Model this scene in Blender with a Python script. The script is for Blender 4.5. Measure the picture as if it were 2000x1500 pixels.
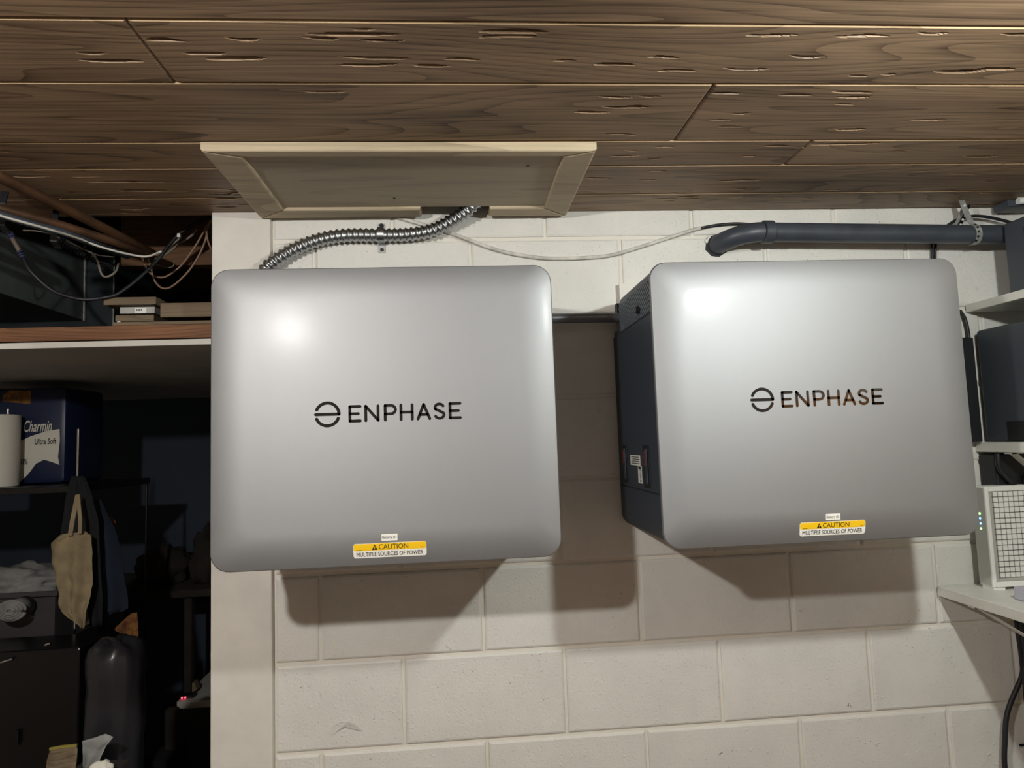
import bpy, bmesh, math, random
import numpy as np
from mathutils import Vector, Matrix, noise
# ---------------------------------------------------------------- clean start
for o in list(bpy.data.objects): bpy.data.objects.remove(o, do_unlink=True)
S = bpy.context.scene
COL = S.collection
PI = math.pi
# ---------------------------------------------------------------- camera, world, exposure
cd = bpy.data.cameras.new('camera'); cam = bpy.data.objects.new('camera', cd); COL.objects.link(cam)
cd.sensor_width = 36.0; cd.lens = 23.54; cd.clip_start = 0.02
right = Vector((0.996401, -0.077022, -0.035387)); fwd = Vector((0.079797, 0.993164, 0.085188)); up = Vector((0.028584, -0.087706, 0.995736))
m = Matrix.Identity(4)
for i in range(3):
    m[i][0] = right[i]; m[i][1] = up[i]; m[i][2] = -fwd[i]
m.translation = Vector((0.15723, -1.74644, 1.59886))
cam.matrix_world = m
S.camera = cam
wd = bpy.data.worlds.new('dark_basement'); S.world = wd; wd.use_nodes = True
wd.node_tree.nodes['Background'].inputs[0].default_value = (0.02, 0.022, 0.03, 1)
wd.node_tree.nodes['Background'].inputs[1].default_value = 0.2
S.view_settings.view_transform = 'Standard'; S.view_settings.look = 'None'
S.view_settings.gamma = 1.0; S.view_settings.use_curve_mapping = False
S.view_settings.exposure = 0.10
# the two bare bulbs that light the basement: position, emission, tint, radius (built as lamps further down)
BULBS = [((-0.502, -1.679, 2.075), 1850.0, (1.0, 0.97, 0.925), 0.030),
         ((1.001, -1.256, 2.094), 1150.0, (0.95, 1.0, 0.965), 0.030)]
ZC = 2.212          # underside of the plank ceiling
# ---------------------------------------------------------------- materials
def lin(c):
    return tuple(((v/255)/12.92 if v/255 <= .04045 else ((v/255+.055)/1.055)**2.4) for v in c)
def mat(name, rgb, rough=.6, metal=0., var=.0, vscale=8., bump=0., bscale=60., bdist=.002, coat=0., coat_rough=.1, trans=0., emit=None, estr=0., spec=.5, rgb2=None, stretch=(1, 1, 1), bdetail=4.):
    M = bpy.data.materials.new(name); M.use_nodes = True
    nt = M.node_tree; b = nt.nodes['Principled BSDF']
    b.inputs['Base Color'].default_value = (*lin(rgb), 1); b.inputs['Roughness'].default_value = rough; b.inputs['Metallic'].default_value = metal
    b.inputs['Specular IOR Level'].default_value = spec
    b.inputs['Coat Weight'].default_value = coat; b.inputs['Coat Roughness'].default_value = coat_rough
    b.inputs['Transmission Weight'].default_value = trans
    if emit: b.inputs['Emission Color'].default_value = (*lin(emit), 1); b.inputs['Emission Strength'].default_value = estr
    if var or bump or rgb2:
        tc = nt.nodes.new('ShaderNodeTexCoord'); mp = nt.nodes.new('ShaderNodeMapping'); mp.inputs['Scale'].default_value = stretch
        nt.links.new(tc.outputs['Object'], mp.inputs['Vector'])
    if var or rgb2:
        n = nt.nodes.new('ShaderNodeTexNoise'); n.inputs['Scale'].default_value = vscale; n.inputs['Detail'].default_value = 5; n.inputs['Roughness'].default_value = .6
        nt.links.new(mp.outputs['Vector'], n.inputs['Vector'])
        r = nt.nodes.new('ShaderNodeValToRGB'); r.color_ramp.elements[0].position = .36; r.color_ramp.elements[1].position = .64
        c2 = rgb2 or tuple(v*(1-var) for v in rgb)
        r.color_ramp.elements[0].color = (*lin(c2), 1); r.color_ramp.elements[1].color = (*lin(rgb), 1)
        nt.links.new(n.outputs['Fac'], r.inputs['Fac']); nt.links.new(r.outputs['Color'], b.inputs['Base Color'])
    if bump:
        n = nt.nodes.new('ShaderNodeTexNoise'); n.inputs['Scale'].default_value = bscale; n.inputs['Detail'].default_value = bdetail
        nt.links.new(mp.outputs['Vector'], n.inputs['Vector'])
        bp = nt.nodes.new('ShaderNodeBump'); bp.inputs['Strength'].default_value = bump; bp.inputs['Distance'].default_value = bdist
        nt.links.new(n.outputs['Fac'], bp.inputs['Height']); nt.links.new(bp.outputs['Normal'], b.inputs['Normal'])
    return M
def wood(name, dark, light, rough=.55, sx=.9, sy=24., seedw=3.0, bump=.25, rings=True):
    """grain running along X: stretched noise plus flat-sawn arches"""
    M = bpy.data.materials.new(name); M.use_nodes = True
    nt = M.node_tree; L = nt.links.new; b = nt.nodes['Principled BSDF']; b.inputs['Roughness'].default_value = rough; b.inputs['Specular IOR Level'].default_value = .3
    tc = nt.nodes.new('ShaderNodeTexCoord'); oi = nt.nodes.new('ShaderNodeObjectInfo')
    add = nt.nodes.new('ShaderNodeVectorMath'); add.operation = 'MULTIPLY_ADD'
    cmb = nt.nodes.new('ShaderNodeCombineXYZ')
    for k, s in enumerate((37., 11., 5.)):
        mu = nt.nodes.new('ShaderNodeMath'); mu.operation = 'MULTIPLY'; mu.inputs[1].default_value = s
        L(oi.outputs['Random'], mu.inputs[0]); L(mu.outputs[0], cmb.inputs[k])
    add.inputs[1].default_value = (1, 1, 1); L(tc.outputs['Object'], add.inputs[0]); L(cmb.outputs[0], add.inputs[2])
    m1 = nt.nodes.new('ShaderNodeMapping'); m1.inputs['Scale'].default_value = (sx*.75, 7., 7.); L(add.outputs[0], m1.inputs['Vector'])
    n1 = nt.nodes.new('ShaderNodeTexNoise'); n1.inputs['Scale'].default_value = 1.0; n1.inputs['Detail'].default_value = 1.2; L(m1.outputs[0], n1.inputs['Vector'])
    mm = nt.nodes.new('ShaderNodeMath'); mm.operation = 'MULTIPLY'; mm.inputs[1].default_value = 26. if rings else 6.; L(n1.outputs['Fac'], mm.inputs[0])
    fr = nt.nodes.new('ShaderNodeMath'); fr.operation = 'FRACT'; L(mm.outputs[0], fr.inputs[0])
    pw = nt.nodes.new('ShaderNodeMath'); pw.operation = 'POWER'; pw.inputs[1].default_value = 4.; L(fr.outputs[0], pw.inputs[0])
    m2 = nt.nodes.new('ShaderNodeMapping'); m2.inputs['Scale'].default_value = (sx*5, sy*8, sy*8); L(add.outputs[0], m2.inputs['Vector'])
    n2 = nt.nodes.new('ShaderNodeTexNoise'); n2.inputs['Scale'].default_value = 1.0; n2.inputs['Detail'].default_value = 4.; L(m2.outputs[0], n2.inputs['Vector'])
    m3 = nt.nodes.new('ShaderNodeMapping'); m3.inputs['Scale'].default_value = (1.2, 5., 5.); L(add.outputs[0], m3.inputs['Vector'])
    n3 = nt.nodes.new('ShaderNodeTexNoise'); n3.inputs['Scale'].default_value = 1.6; n3.inputs['Detail'].default_value = 3.; L(m3.outputs[0], n3.inputs['Vector'])
    def mix(a, bb, wa, wb):
        x = nt.nodes.new('ShaderNodeMath'); x.operation = 'MULTIPLY'; x.inputs[1].default_value = wa; L(a, x.inputs[0])
        y = nt.nodes.new('ShaderNodeMath'); y.operation = 'MULTIPLY_ADD'; y.inputs[1].default_value = wb; L(bb, y.inputs[0]); L(x.outputs[0], y.inputs[2])
        return y.outputs[0]
    s1 = mix(pw.outputs[0], n2.outputs['Fac'], -.25, .60)
    s2 = nt.nodes.new('ShaderNodeMath'); s2.operation = 'MULTIPLY_ADD'; s2.inputs[1].default_value = .75; L(n3.outputs['Fac'], s2.inputs[0]); L(s1, s2.inputs[2])
    r = nt.nodes.new('ShaderNodeValToRGB'); r.color_ramp.elements[0].position = .30; r.color_ramp.elements[1].position = .88
    r.color_ramp.elements[0].color = (*lin(dark), 1); r.color_ramp.elements[1].color = (*lin(light), 1)
    L(s2.outputs[0], r.inputs['Fac']); L(r.outputs['Color'], b.inputs['Base Color'])
    bp = nt.nodes.new('ShaderNodeBump'); bp.inputs['Strength'].default_value = bump; bp.inputs['Distance'].default_value = .0012
    L(s1, bp.inputs['Height']); L(bp.outputs['Normal'], b.inputs['Normal'])
    return M
M = dict(
    paint=mat('white_block_paint', (222, 218, 210), .55, var=.05, vscale=5, bump=.55, bscale=170, bdist=.0016, bdetail=3),
    trimpaint=mat('white_trim_paint', (222, 218, 209), .5, var=.05, vscale=9, bump=.15, bscale=120, bdist=.001),
    mortar=mat('painted_mortar', (222, 217, 206), .6, bump=.5, bscale=120, bdist=.002),
    plank=wood('brown_stained_plank', (74, 58, 44), (160, 133, 105), .5),
    plankedge=wood('raw_plank_edge', (130, 106, 78), (186, 160, 124), .6),
    pine=wood('pale_sanded_pine', (152, 137, 114), (202, 186, 157), .6, bump=.1, rings=False),
    pinepanel=wood('pale_plywood', (158, 146, 126), (186, 173, 150), .6, bump=.1, rings=False),
    beam=wood('reddish_lumber', (84, 56, 38), (150, 106, 76), .65),
    scrap=wood('grey_brown_lumber', (92, 80, 64), (136, 117, 94), .7),
    joist=wood('dark_joist', (70, 52, 38), (120, 88, 62), .7),
    shelf=mat('white_shelf_paint', (218, 216, 206), .45, var=.04, vscale=14, bump=.1, bscale=90),
    metalcover=mat('satin_silver_metal', (158, 159, 161), .60, metal=.9, coat=.10, coat_rough=.21, bump=.04, bscale=900, bdist=.0004),
    mirror=mat('black_chrome', (92, 92, 92), .08, metal=1.),
    body=mat('slate_black_plastic', (50, 58, 69), .5, bump=.12, bscale=500, bdist=.0006),
    bodydark=mat('black_plastic', (20, 22, 25), .5),
    rib=mat('grey_vent_rib', (96, 104, 112), .5),
    red=mat('dull_red_plastic', (96, 36, 42), .5),
    labelwhite=mat('white_label', (236, 234, 226), .45),
    labelyellow=mat('yellow_label', (245, 196, 24), .45),
    ink=mat('black_ink', (18, 16, 16), .5), inkgrey=mat('grey_ink', (70, 70, 70), .5),
    galv=mat('galvanized_steel', (166, 168, 170), .34, metal=1.),
    galvdull=mat('dull_galvanized_strap', (176, 178, 174), .45, metal=.35, var=.2, vscale=80),
    darkmetal=mat('dark_metal', (52, 54, 58), .35, metal=.9),
    pvc=mat('black_abs_plastic', (64, 69, 77), .42, var=.12, vscale=20),  # black plastic lightened: the flare veil over the drain pipe is in this colour
    rubber=mat('black_rubber', (24, 25, 29), .5),
    whitecable=mat('painted_white_cable', (214, 210, 200), .5, var=.15, vscale=30),
    tan=mat('tan_wire', (150, 120, 98), .6), greywire=mat('grey_wire', (120, 112, 100), .6),
    copper=mat('old_copper', (116, 84, 60), .5, metal=.5, var=.3, vscale=12),
    duct=mat('grey_sheet_metal', (92, 98, 96), .55, metal=.35, var=.15, vscale=6, bump=.2, bscale=40),
    ductdark=mat('dark_sheet_metal', (44, 52, 58), .55, metal=.3, var=.15, vscale=8),
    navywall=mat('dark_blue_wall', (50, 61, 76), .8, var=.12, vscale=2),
    soffit=mat('dull_white_board', (190, 189, 182), .7, var=.08, vscale=4),
    floor=mat('brown_concrete_floor', (134, 120, 108), .6, var=.15, vscale=3),
    roomwall=mat('beige_wall', (188, 178, 166), .8),
    deck=mat('dark_subfloor', (40, 32, 26), .9),
    canvas=mat('natural_canvas', (150, 134, 104), .9, var=.12, vscale=20, bump=.4, bscale=300, bdist=.001),
    navy=mat('navy_cloth', (22, 33, 50), .9, bump=.4, bscale=120),
    coat=mat('black_cloth', (18, 20, 24), .9, bump=.4, bscale=90),
    greycloth=mat('pale_grey_cloth', (150, 150, 148), .9, var=.2, vscale=14, bump=.5, bscale=60),
    orange=mat('orange_brown_print', (150, 106, 48), .85, rgb2=(84, 44, 28), vscale=30),
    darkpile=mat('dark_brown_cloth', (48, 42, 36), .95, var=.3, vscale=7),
    bin=mat('dark_grey_bag_plastic', (40, 40, 44), .32, var=.15, vscale=6, bump=.35, bscale=14, bdist=.01),
    tubgrey=mat('grey_tub_plastic', (70, 67, 69), .5),
    black=mat('black_lacquer', (12, 12, 14), .3),
    paper=mat('white_paper', (216, 212, 200), .8, bump=.15, bscale=80),
    blueplastic=mat('blue_plastic_film', (26, 36, 66), .4, bump=.3, bscale=20, bdist=.004),
    chrome=mat('chrome', (190, 190, 190), .15, metal=1.),
    plasticwhite=mat('white_gloss_plastic', (226, 226, 220), .35),
    plasticgrey=mat('light_grey_plastic', (168, 168, 160), .4),
    blackbox=mat('charcoal_textured_plastic', (60, 65, 71), .5, bump=.15, bscale=400, bdist=.0006),
    slot=mat('dark_slot', (26, 26, 26), .7),
    clearbox=mat('frosted_plastic', (220, 220, 232), .35, trans=.5),
    ledgreen=mat('green_led', (190, 255, 170), .4, emit=(150, 255, 130), estr=3.),
    ledblue=mat('blue_led', (150, 190, 255), .4, emit=(90, 150, 255), estr=4.),
    ledred=mat('red_led', (255, 80, 90), .4, emit=(255, 60, 80), estr=6.),
    bluering=mat('blue_plastic_ring', (58, 60, 88), .4),
    brass=mat('pinkish_metal', (180, 164, 154), .35, metal=.8),
    fence=mat('lampholder_porcelain', (220, 220, 212), .3),
    cabwood=wood('warm_cabinet_wood', (132, 84, 48), (184, 128, 80), .5),
    conduitgrey=mat('dull_grey_conduit', (120, 122, 126), .38, metal=.6),
    gap=mat('grille_gap', (104, 104, 100), .7),
    redbrown=mat('yellow_rim', (140, 130, 60), .5),
)
def block_paint(name, rgb, speck=True):
    Mt = bpy.data.materials.new(name); Mt.use_nodes = True; nt = Mt.node_tree; L = nt.links.new; b = nt.nodes['Principled BSDF']; b.inputs['Roughness'].default_value = .5
    tc = nt.nodes.new('ShaderNodeTexCoord'); oi = nt.nodes.new('ShaderNodeObjectInfo')
    ad = nt.nodes.new('ShaderNodeVectorMath'); ad.operation = 'ADD'; L(tc.outputs['Object'], ad.inputs[0])
    mv = nt.nodes.new('ShaderNodeMath'); mv.operation = 'MULTIPLY'; mv.inputs[1].default_value = 23.; L(oi.outputs['Random'], mv.inputs[0]); L(mv.outputs[0], ad.inputs[1])
    def nz(sc, det=3., ro=.6):
        n = nt.nodes.new('ShaderNodeTexNoise'); n.inputs['Scale'].default_value = sc; n.inputs['Detail'].default_value = det; n.inputs['Roughness'].default_value = ro; L(ad.outputs[0], n.inputs['Vector']); return n.outputs['Fac']
    def ramp(x, p0, p1, c0, c1):
        q = nt.nodes.new('ShaderNodeValToRGB'); q.color_ramp.elements[0].position = p0; q.color_ramp.elements[1].position = p1
        q.color_ramp.elements[0].color = (*c0, 1); q.color_ramp.elements[1].color = (*c1, 1); L(x, q.inputs['Fac']); return q.outputs['Color']
    def mth(op, a, b2):
        q = nt.nodes.new('ShaderNodeMath'); q.operation = op
        for k, v in enumerate((a, b2)):
            if isinstance(v, float): q.inputs[k].default_value = v
            else: L(v, q.inputs[k])
        return q.outputs[0]
    base = ramp(nz(6.), .35, .65, lin(tuple(v*.965 for v in rgb)), lin(rgb))
    sp = mth('MULTIPLY', ramp(nz(95., 2.), .70, .74, (0, 0, 0), (1, 1, 1)), ramp(nz(5., 2.), .50, .62, (0, 0, 0), (1, 1, 1)))
    mx = nt.nodes.new('ShaderNodeMix'); mx.data_type = 'RGBA'; L(sp, mx.inputs[0]); L(base, mx.inputs[6]); mx.inputs[7].default_value = (*lin((128, 118, 104)), 1); L(mx.outputs[2], b.inputs['Base Color'])
    pit = ramp(nz(130., 1.), .30, .40, (0, 0, 0), (1, 1, 1)); lump = ramp(nz(75., 1.), .66, .76, (0, 0, 0), (1, 1, 1))
    h = mth('ADD', mth('ADD', mth('MULTIPLY', nz(210., 3.), .55), mth('MULTIPLY', nz(28., 2.), .9)), mth('ADD', mth('MULTIPLY', pit, .45), mth('MULTIPLY', lump, .7)))
    bp = nt.nodes.new('ShaderNodeBump'); bp.inputs['Strength'].default_value = .55; bp.inputs['Distance'].default_value = .0017; L(h, bp.inputs['Height']); L(bp.outputs['Normal'], b.inputs['Normal'])
    return Mt
def glow(name, rgb, s):
    Mt = bpy.data.materials.new(name); Mt.use_nodes = True; nt = Mt.node_tree; nt.nodes.clear()
    e = nt.nodes.new('ShaderNodeEmission'); e.inputs[0].default_value = (*rgb, 1); e.inputs[1].default_value = s
    o = nt.nodes.new('ShaderNodeOutputMaterial'); nt.links.new(e.outputs[0], o.inputs[0]); return Mt
M['paint'] = block_paint('speckled_block_paint', (222, 219, 212))
# ---------------------------------------------------------------- mesh helpers
ORG = {}
class MB:
    def __init__(s): s.v = []; s.f = []
    def add(s, vs, fs):
        n = len(s.v); s.v += [tuple(v) for v in vs]; s.f += [tuple(i+n for i in f) for f in fs]; return s
    def box(s, x0, x1, y0, y1, z0, z1, c=0.):
        if not c:
            vs = [(x, y, z) for z in (z0, z1) for y in (y0, y1) for x in (x0, x1)]
            return s.add(vs, [(0, 2, 3, 1), (4, 5, 7, 6), (0, 1, 5, 4), (2, 6, 7, 3), (0, 4, 6, 2), (1, 3, 7, 5)])
        bm = bmesh.new()
        r = bmesh.ops.create_cube(bm, size=1)
        for v in bm.verts: v.co = Vector((x0+(v.co.x+.5)*(x1-x0), y0+(v.co.y+.5)*(y1-y0), z0+(v.co.z+.5)*(z1-z0)))
        bmesh.ops.bevel(bm, geom=list(bm.edges), offset=c, segments=2, affect='EDGES', profile=.5)
        bm.verts.index_update(); s.add([v.co[:] for v in bm.verts], [[v.index for v in f.verts] for f in bm.faces]); bm.free(); return s
    def frame(s, pts, close=False):
        P = [Vector(p) for p in pts]; out = []; n = None
        for i, p in enumerate(P):
            t = (P[min(i+1, len(P)-1)]-P[max(i-1, 0)]).normalized()
            if n is None:
                n = t.orthogonal().normalized()
            n = (n-t*n.dot(t)).normalized(); out.append((p, n, t.cross(n)))
        return out
    def tube(s, pts, r, seg=10, caps=True):
        fr = s.frame(pts); R = r if hasattr(r, '__len__') else [r]*len(fr); vs = []; fs = []
        for (p, n, b), rr in zip(fr, R):
            for k in range(seg):
                a = 2*PI*k/seg; vs.append(p+n*(rr*math.cos(a))+b*(rr*math.sin(a)))
        for i in range(len(fr)-1):
            for k in range(seg):
                k2 = (k+1) % seg; fs.append((i*seg+k, i*seg+k2, (i+1)*seg+k2, (i+1)*seg+k))
        if caps: fs += [tuple(range(seg))[::-1], tuple(range((len(fr)-1)*seg, len(fr)*seg))]
        return s.add(vs, fs)
    def cyl(s, a, b, r, seg=20): return s.tube([a, b], r, seg)
    def prism(s, poly, d, back):
        """poly: list of 3D points (planar); extruded by vector `back`"""
        n = len(poly); back = Vector(back); vs = [Vector(p) for p in poly]+[Vector(p)+back for p in poly]
        return s.add(vs, [tuple(range(n)), tuple(range(2*n-1, n-1, -1))]+[(i, i+n, (i+1) % n+n, (i+1) % n) for i in range(n)])
    def strip(s, pts, w, t, nrm):
        """flat band of width w (along nrm) and thickness t following pts"""
        nrm = Vector(nrm).normalized(); P = [Vector(p) for p in pts]; vs = []; fs = []
        for i, p in enumerate(P):
            tg = (P[min(i+1, len(P)-1)]-P[max(i-1, 0)]).normalized(); u = tg.cross(nrm).normalized()*t*.5; q = nrm*w*.5
            vs += [p-q-u, p+q-u, p+q+u, p-q+u]
        for i in range(len(P)-1):
            for k in range(4): fs.append((i*4+k, i*4+(k+1) % 4, i*4+4+(k+1) % 4, i*4+4+k))
        fs += [(3, 2, 1, 0), tuple(len(P)*4-4+k for k in range(4))]
        return s.add(vs, fs)
    def build(s, name, m, parent=None, smooth=False, kind=None, ang=None):
        me = bpy.data.meshes.new(name); org = Vector(ORG.get(parent.name, (0, 0, 0))) if parent else Vector((0, 0, 0))
        if parent is None:
            A = np.array(s.v); org = Vector(((A[:, 0].min()+A[:, 0].max())/2, (A[:, 1].min()+A[:, 1].max())/2, A[:, 2].min()))
        me.from_pydata([tuple(Vector(v)-org) for v in s.v], [], s.f)
        bm = bmesh.new(); bm.from_mesh(me); bmesh.ops.recalc_face_normals(bm, faces=bm.faces); bm.to_mesh(me); bm.free()
        me.materials.append(m if not isinstance(m, str) else M[m])
        if smooth:
            for p in me.polygons: p.use_smooth = True
            if ang: me.set_sharp_from_angle(angle=math.radians(ang))
        o = bpy.data.objects.new(name, me); COL.objects.link(o)
        if parent: o.parent = parent
        else: o.location = org
        ORG[o.name] = org
        if kind: o['kind'] = kind
        return o
def tag(o, label, cat, group=None):
    o['label'] = label; o['category'] = cat
    if group: o['group'] = group
    return o
def thing(name, loc, label, cat, group=None):
    o = bpy.data.objects.new(name, None); o.empty_display_size = .05; COL.objects.link(o); o.location = loc; ORG[o.name] = Vector(loc)
    return tag(o, label, cat, group)
def struct(o): o['kind'] = 'structure'; return o
def spline(pts, n=8):
    P = [Vector(p) for p in pts]; P = [P[0]*2-P[1]]+P+[P[-1]*2-P[-2]]; out = []
    for i in range(1, len(P)-2):
        for k in range(n):
            t = k/n; a, b, c, d = P[i-1], P[i], P[i+1], P[i+2]
            out.append(.5*((2*b)+(c-a)*t+(2*a-5*b+4*c-d)*t*t+(3*b-a-3*c+d)*t**3))
    out.append(P[-2]); return out
def resample(pts, step):
    P = [Vector(p) for p in pts]; out = [P[0]]; acc = 0.
    for a, b in zip(P[:-1], P[1:]):
        L = (b-a).length; d = step-acc
        while d <= L: out.append(a+(b-a)*(d/L)); d += step
        acc = (acc+L) % step if L else acc
        acc = L-(d-step)
    return out
def cable(name, pts, r, m, label, cat='cable', group=None, seg=8, n=8):
    return tag(MB().tube(spline(pts, n), r, seg).build(name, m, smooth=True), label, cat, group)
def text_mesh(txt, size, shear=0., align='CENTER', bold=0.):
    cu = bpy.data.curves.new('lettering', 'FONT'); cu.body = txt; cu.size = size; cu.shear = shear; cu.align_x = align; cu.align_y = 'CENTER'
    cu.resolution_u = 3; cu.offset = bold; cu.fill_mode = 'BOTH'
    o = bpy.data.objects.new('lettering', cu); COL.objects.link(o); bpy.context.view_layer.update()
    me = bpy.data.meshes.new_from_object(o.evaluated_get(bpy.context.evaluated_depsgraph_get()))
    v = [tuple(x.co) for x in me.vertices]; f = [tuple(p.vertices) for p in me.polygons]
    bpy.data.objects.remove(o); bpy.data.curves.remove(cu); bpy.data.meshes.remove(me)
    return v, f
def text(name, txt, w, h, cx, cz, yf, m, parent, shear=0., bold=0., eps=.0006):
    """text fitted to w x h, on the surface y = yf(z), facing -y"""
    v, f = text_mesh(txt, 1., shear, bold=bold); A = np.array(v); lo, hi = A.min(0), A.max(0)
    b = MB(); vs = []
    for x, y, z in v:
        X = cx+((x-lo[0])/(hi[0]-lo[0])-.5)*w; Z = cz+((y-lo[1])/(hi[1]-lo[1])-.5)*h
        vs.append((X, yf(Z)-eps, Z))
    b.add(vs, f); return b.build(name, m, parent)
def rrect(x0, x1, z0, z1, r, n=8):
    out = []
    for cx, cz, a0 in ((x1-r, z1-r, 0), (x0+r, z1-r, PI/2), (x0+r, z0+r, PI), (x1-r, z0+r, 1.5*PI)):
        for k in range(n+1):
            a = a0+PI/2*k/n; out.append((cx+r*math.cos(a), cz+r*math.sin(a)))
    return out
def sheet(rows, amp=.012, thick=.02, nu=14, seed=1, fold=3.2, sag=0.):
    """hanging cloth: rows of (left point, right point); folded, with a front and a back"""
    b = MB(); R = random.Random(seed); ph = R.random()*6; sub = []
    for i in range(len(rows)-1):
        for k in range(4):
            t = k/4; sub.append((Vector(rows[i][0]).lerp(rows[i+1][0], t), Vector(rows[i][1]).lerp(rows[i+1][1], t)))
    sub.append((Vector(rows[-1][0]), Vector(rows[-1][1]))); n = len(sub); fr = []; bk = []
    for j, (l, r) in enumerate(sub):
        for k in range(nu+1):
            u = k/nu; p = l.lerp(r, u); e = math.sin(PI*u)**.5
            d = amp*math.sin(fold*2*PI*u+ph+j*.12)*(.3+.7*j/n)+amp*.8*noise.noise(Vector((u*4, j*.35, seed*7.3)))
            fr.append(p+Vector((0, d-thick*.5*e, 0))); bk.append(p+Vector((0, d+thick*.5*e, 0)))
    w = nu+1; N = len(fr); fs = []
    for j in range(n-1):
        for k in range(nu):
            a = j*w+k; fs.append((a, a+1, a+w+1, a+w)); fs.append((N+a, N+a+w, N+a+w+1, N+a+1))
        fs.append((j*w, j*w+w, N+j*w+w, N+j*w)); e = j*w+nu; fs.append((e, N+e, N+e+w, e+w))
    for k in range(nu):
        fs.append((k, N+k, N+k+1, k+1)); a = (n-1)*w+k; fs.append((a, a+1, N+a+1, N+a))
    return b.add(fr+bk, fs)
def blob(c, rad, seed=0, amp=.25, sub=3, fr=2.2, flat=None):
    bm = bmesh.new(); bmesh.ops.create_icosphere(bm, subdivisions=sub, radius=1)
    b = MB(); vs = []
    for v in bm.verts:
        d = v.co.normalized(); k = 1+amp*noise.noise(d*fr+Vector((seed*3.1, seed, 0)))+amp*.45*noise.noise(d*fr*2.7+Vector((seed, 0, 9)))
        p = Vector((c[0]+d.x*rad[0]*k, c[1]+d.y*rad[1]*k, c[2]+d.z*rad[2]*k))
        if flat is not None: p.z = max(p.z, flat)
        vs.append(p)
    b.add(vs, [[v.index for v in f.verts] for f in bm.faces]); bm.free(); return b

# ================================================================ SETTING
# floor, far room walls (seen in reflections and lit by the bulbs)
struct(MB().box(-2.7, 1.95, -4.1, 2.2, -.1, 0).build('floor', 'floor'))
struct(MB().box(-2.7, 1.95, -4.2, -4.1, 0, 2.5).build('wall_front', 'roomwall'))
struct(MB().box(-2.7, -2.6, -4.1, 2.2, 0, 2.5).build('wall_left', 'roomwall'))
struct(MB().box(1.85, 1.95, -4.1, .25, 0, 2.5).build('wall_right', 'trimpaint'))
struct(MB().box(-2.6, -.25, 1.75, 1.85, 0, 2.5).build('wall_closet_back', 'navywall'))
struct(MB().box(-.30, -.20, .22, 1.75, 0, 2.5).build('wall_closet_right', 'navywall'))
ceiling = struct(MB().box(-2.7, 1.95, -4.2, 2.2, 2.5, 2.56).build('ceiling', 'deck'))

# ---- block wall: mortar slab plus every block
wall = struct(MB().box(-.455, 1.85, .005, .22, 0, 2.5).build('wall_back', 'mortar'))
CH = 0.21391
_blocks = {}
def block_mesh(x0, x1, z0, z1, parent):
    c = .0065; e = .0065; y0 = 0.; y1 = .0095
    b = MB()
    o = [(x0, z0), (x1, z0), (x1, z1), (x0, z1)]; i = [(x0+c, z0+c), (x1-c, z0+c), (x1-c, z1-c), (x0+c, z1-c)]
    k = [(x0+c*.3, z0+c*.3), (x1-c*.3, z0+c*.3), (x1-c*.3, z1-c*.3), (x0+c*.3, z1-c*.3)]
    b.add([(x, y0, z) for x, z in i]+[(x, y0+e*.3, z) for x, z in k]+[(x, y1, z) for x, z in o],
          [(0, 1, 2, 3)]+[(a, a+4, (a+1) % 4+4, (a+1) % 4) for a in range(4)]+[(a+4, a+8, (a+1) % 4+8, (a+1) % 4+4) for a in range(4)]+[(11, 10, 9, 8)])
    return b
R = random.Random(4)
for k in range(0, 11):
    z0 = k*CH+.0035; z1 = min((k+1)*CH-.0035, 2.35)
    xs = [(-.2032 if k % 2 else 0.)+.4064*j-(0.005 if k > 7 else 0) for j in range(-2, 7)]
    for a, b_ in zip(xs[:-1], xs[1:]):
        xa, xb = max(a+.003, -.312), min(b_-.003, 1.85)
        if xb-xa < .03: continue
        o = block_mesh(xa, xb, z0, z1, wall).build('block', 'paint', wall)
        o.location.y = R.uniform(-.0007, .0004)
# a curl of peeling paint low on the wall
fl = [(-0.1925, -0.0010, 0.9005), (-0.1748, -0.0020, 0.9167), (-0.1566, -0.0060, 0.9256), (-0.1364, -0.0080, 0.9275), (-0.1195, -0.0060, 0.9183), (-0.1042, -0.0020, 0.8998), (-0.1251, -0.0030, 0.9065), (-0.1449, -0.0030, 0.9127), (-0.1624, -0.0030, 0.9054), (-0.1777, -0.0010, 0.8923)]
MB().prism(fl, 0, (0, .0015, 0)).build('paint_flake', 'paint', wall)
pc = Vector((0.9334, -0.0010, 2.1433)); RP = random.Random(21)
pts = [(pc.x+.070*(1+.35*RP.uniform(-1, 1))*math.cos(2*PI*k/22)*1.15, -.0014, pc.z+.047*(1+.35*RP.uniform(-1, 1))*math.sin(2*PI*k/22)) for k in range(22)]
MB().prism(pts, 0, (0, .0022, 0)).build('plaster_patch', 'mortar', wall)['label'] = 'rough plaster patch round the pipe hole'
# ---- end board and its shadow gap
tr = struct(MB().box(-.463, -.3165, -.014, .222, 0, 2.40, .003).build('trim_1', 'trimpaint'))

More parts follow.
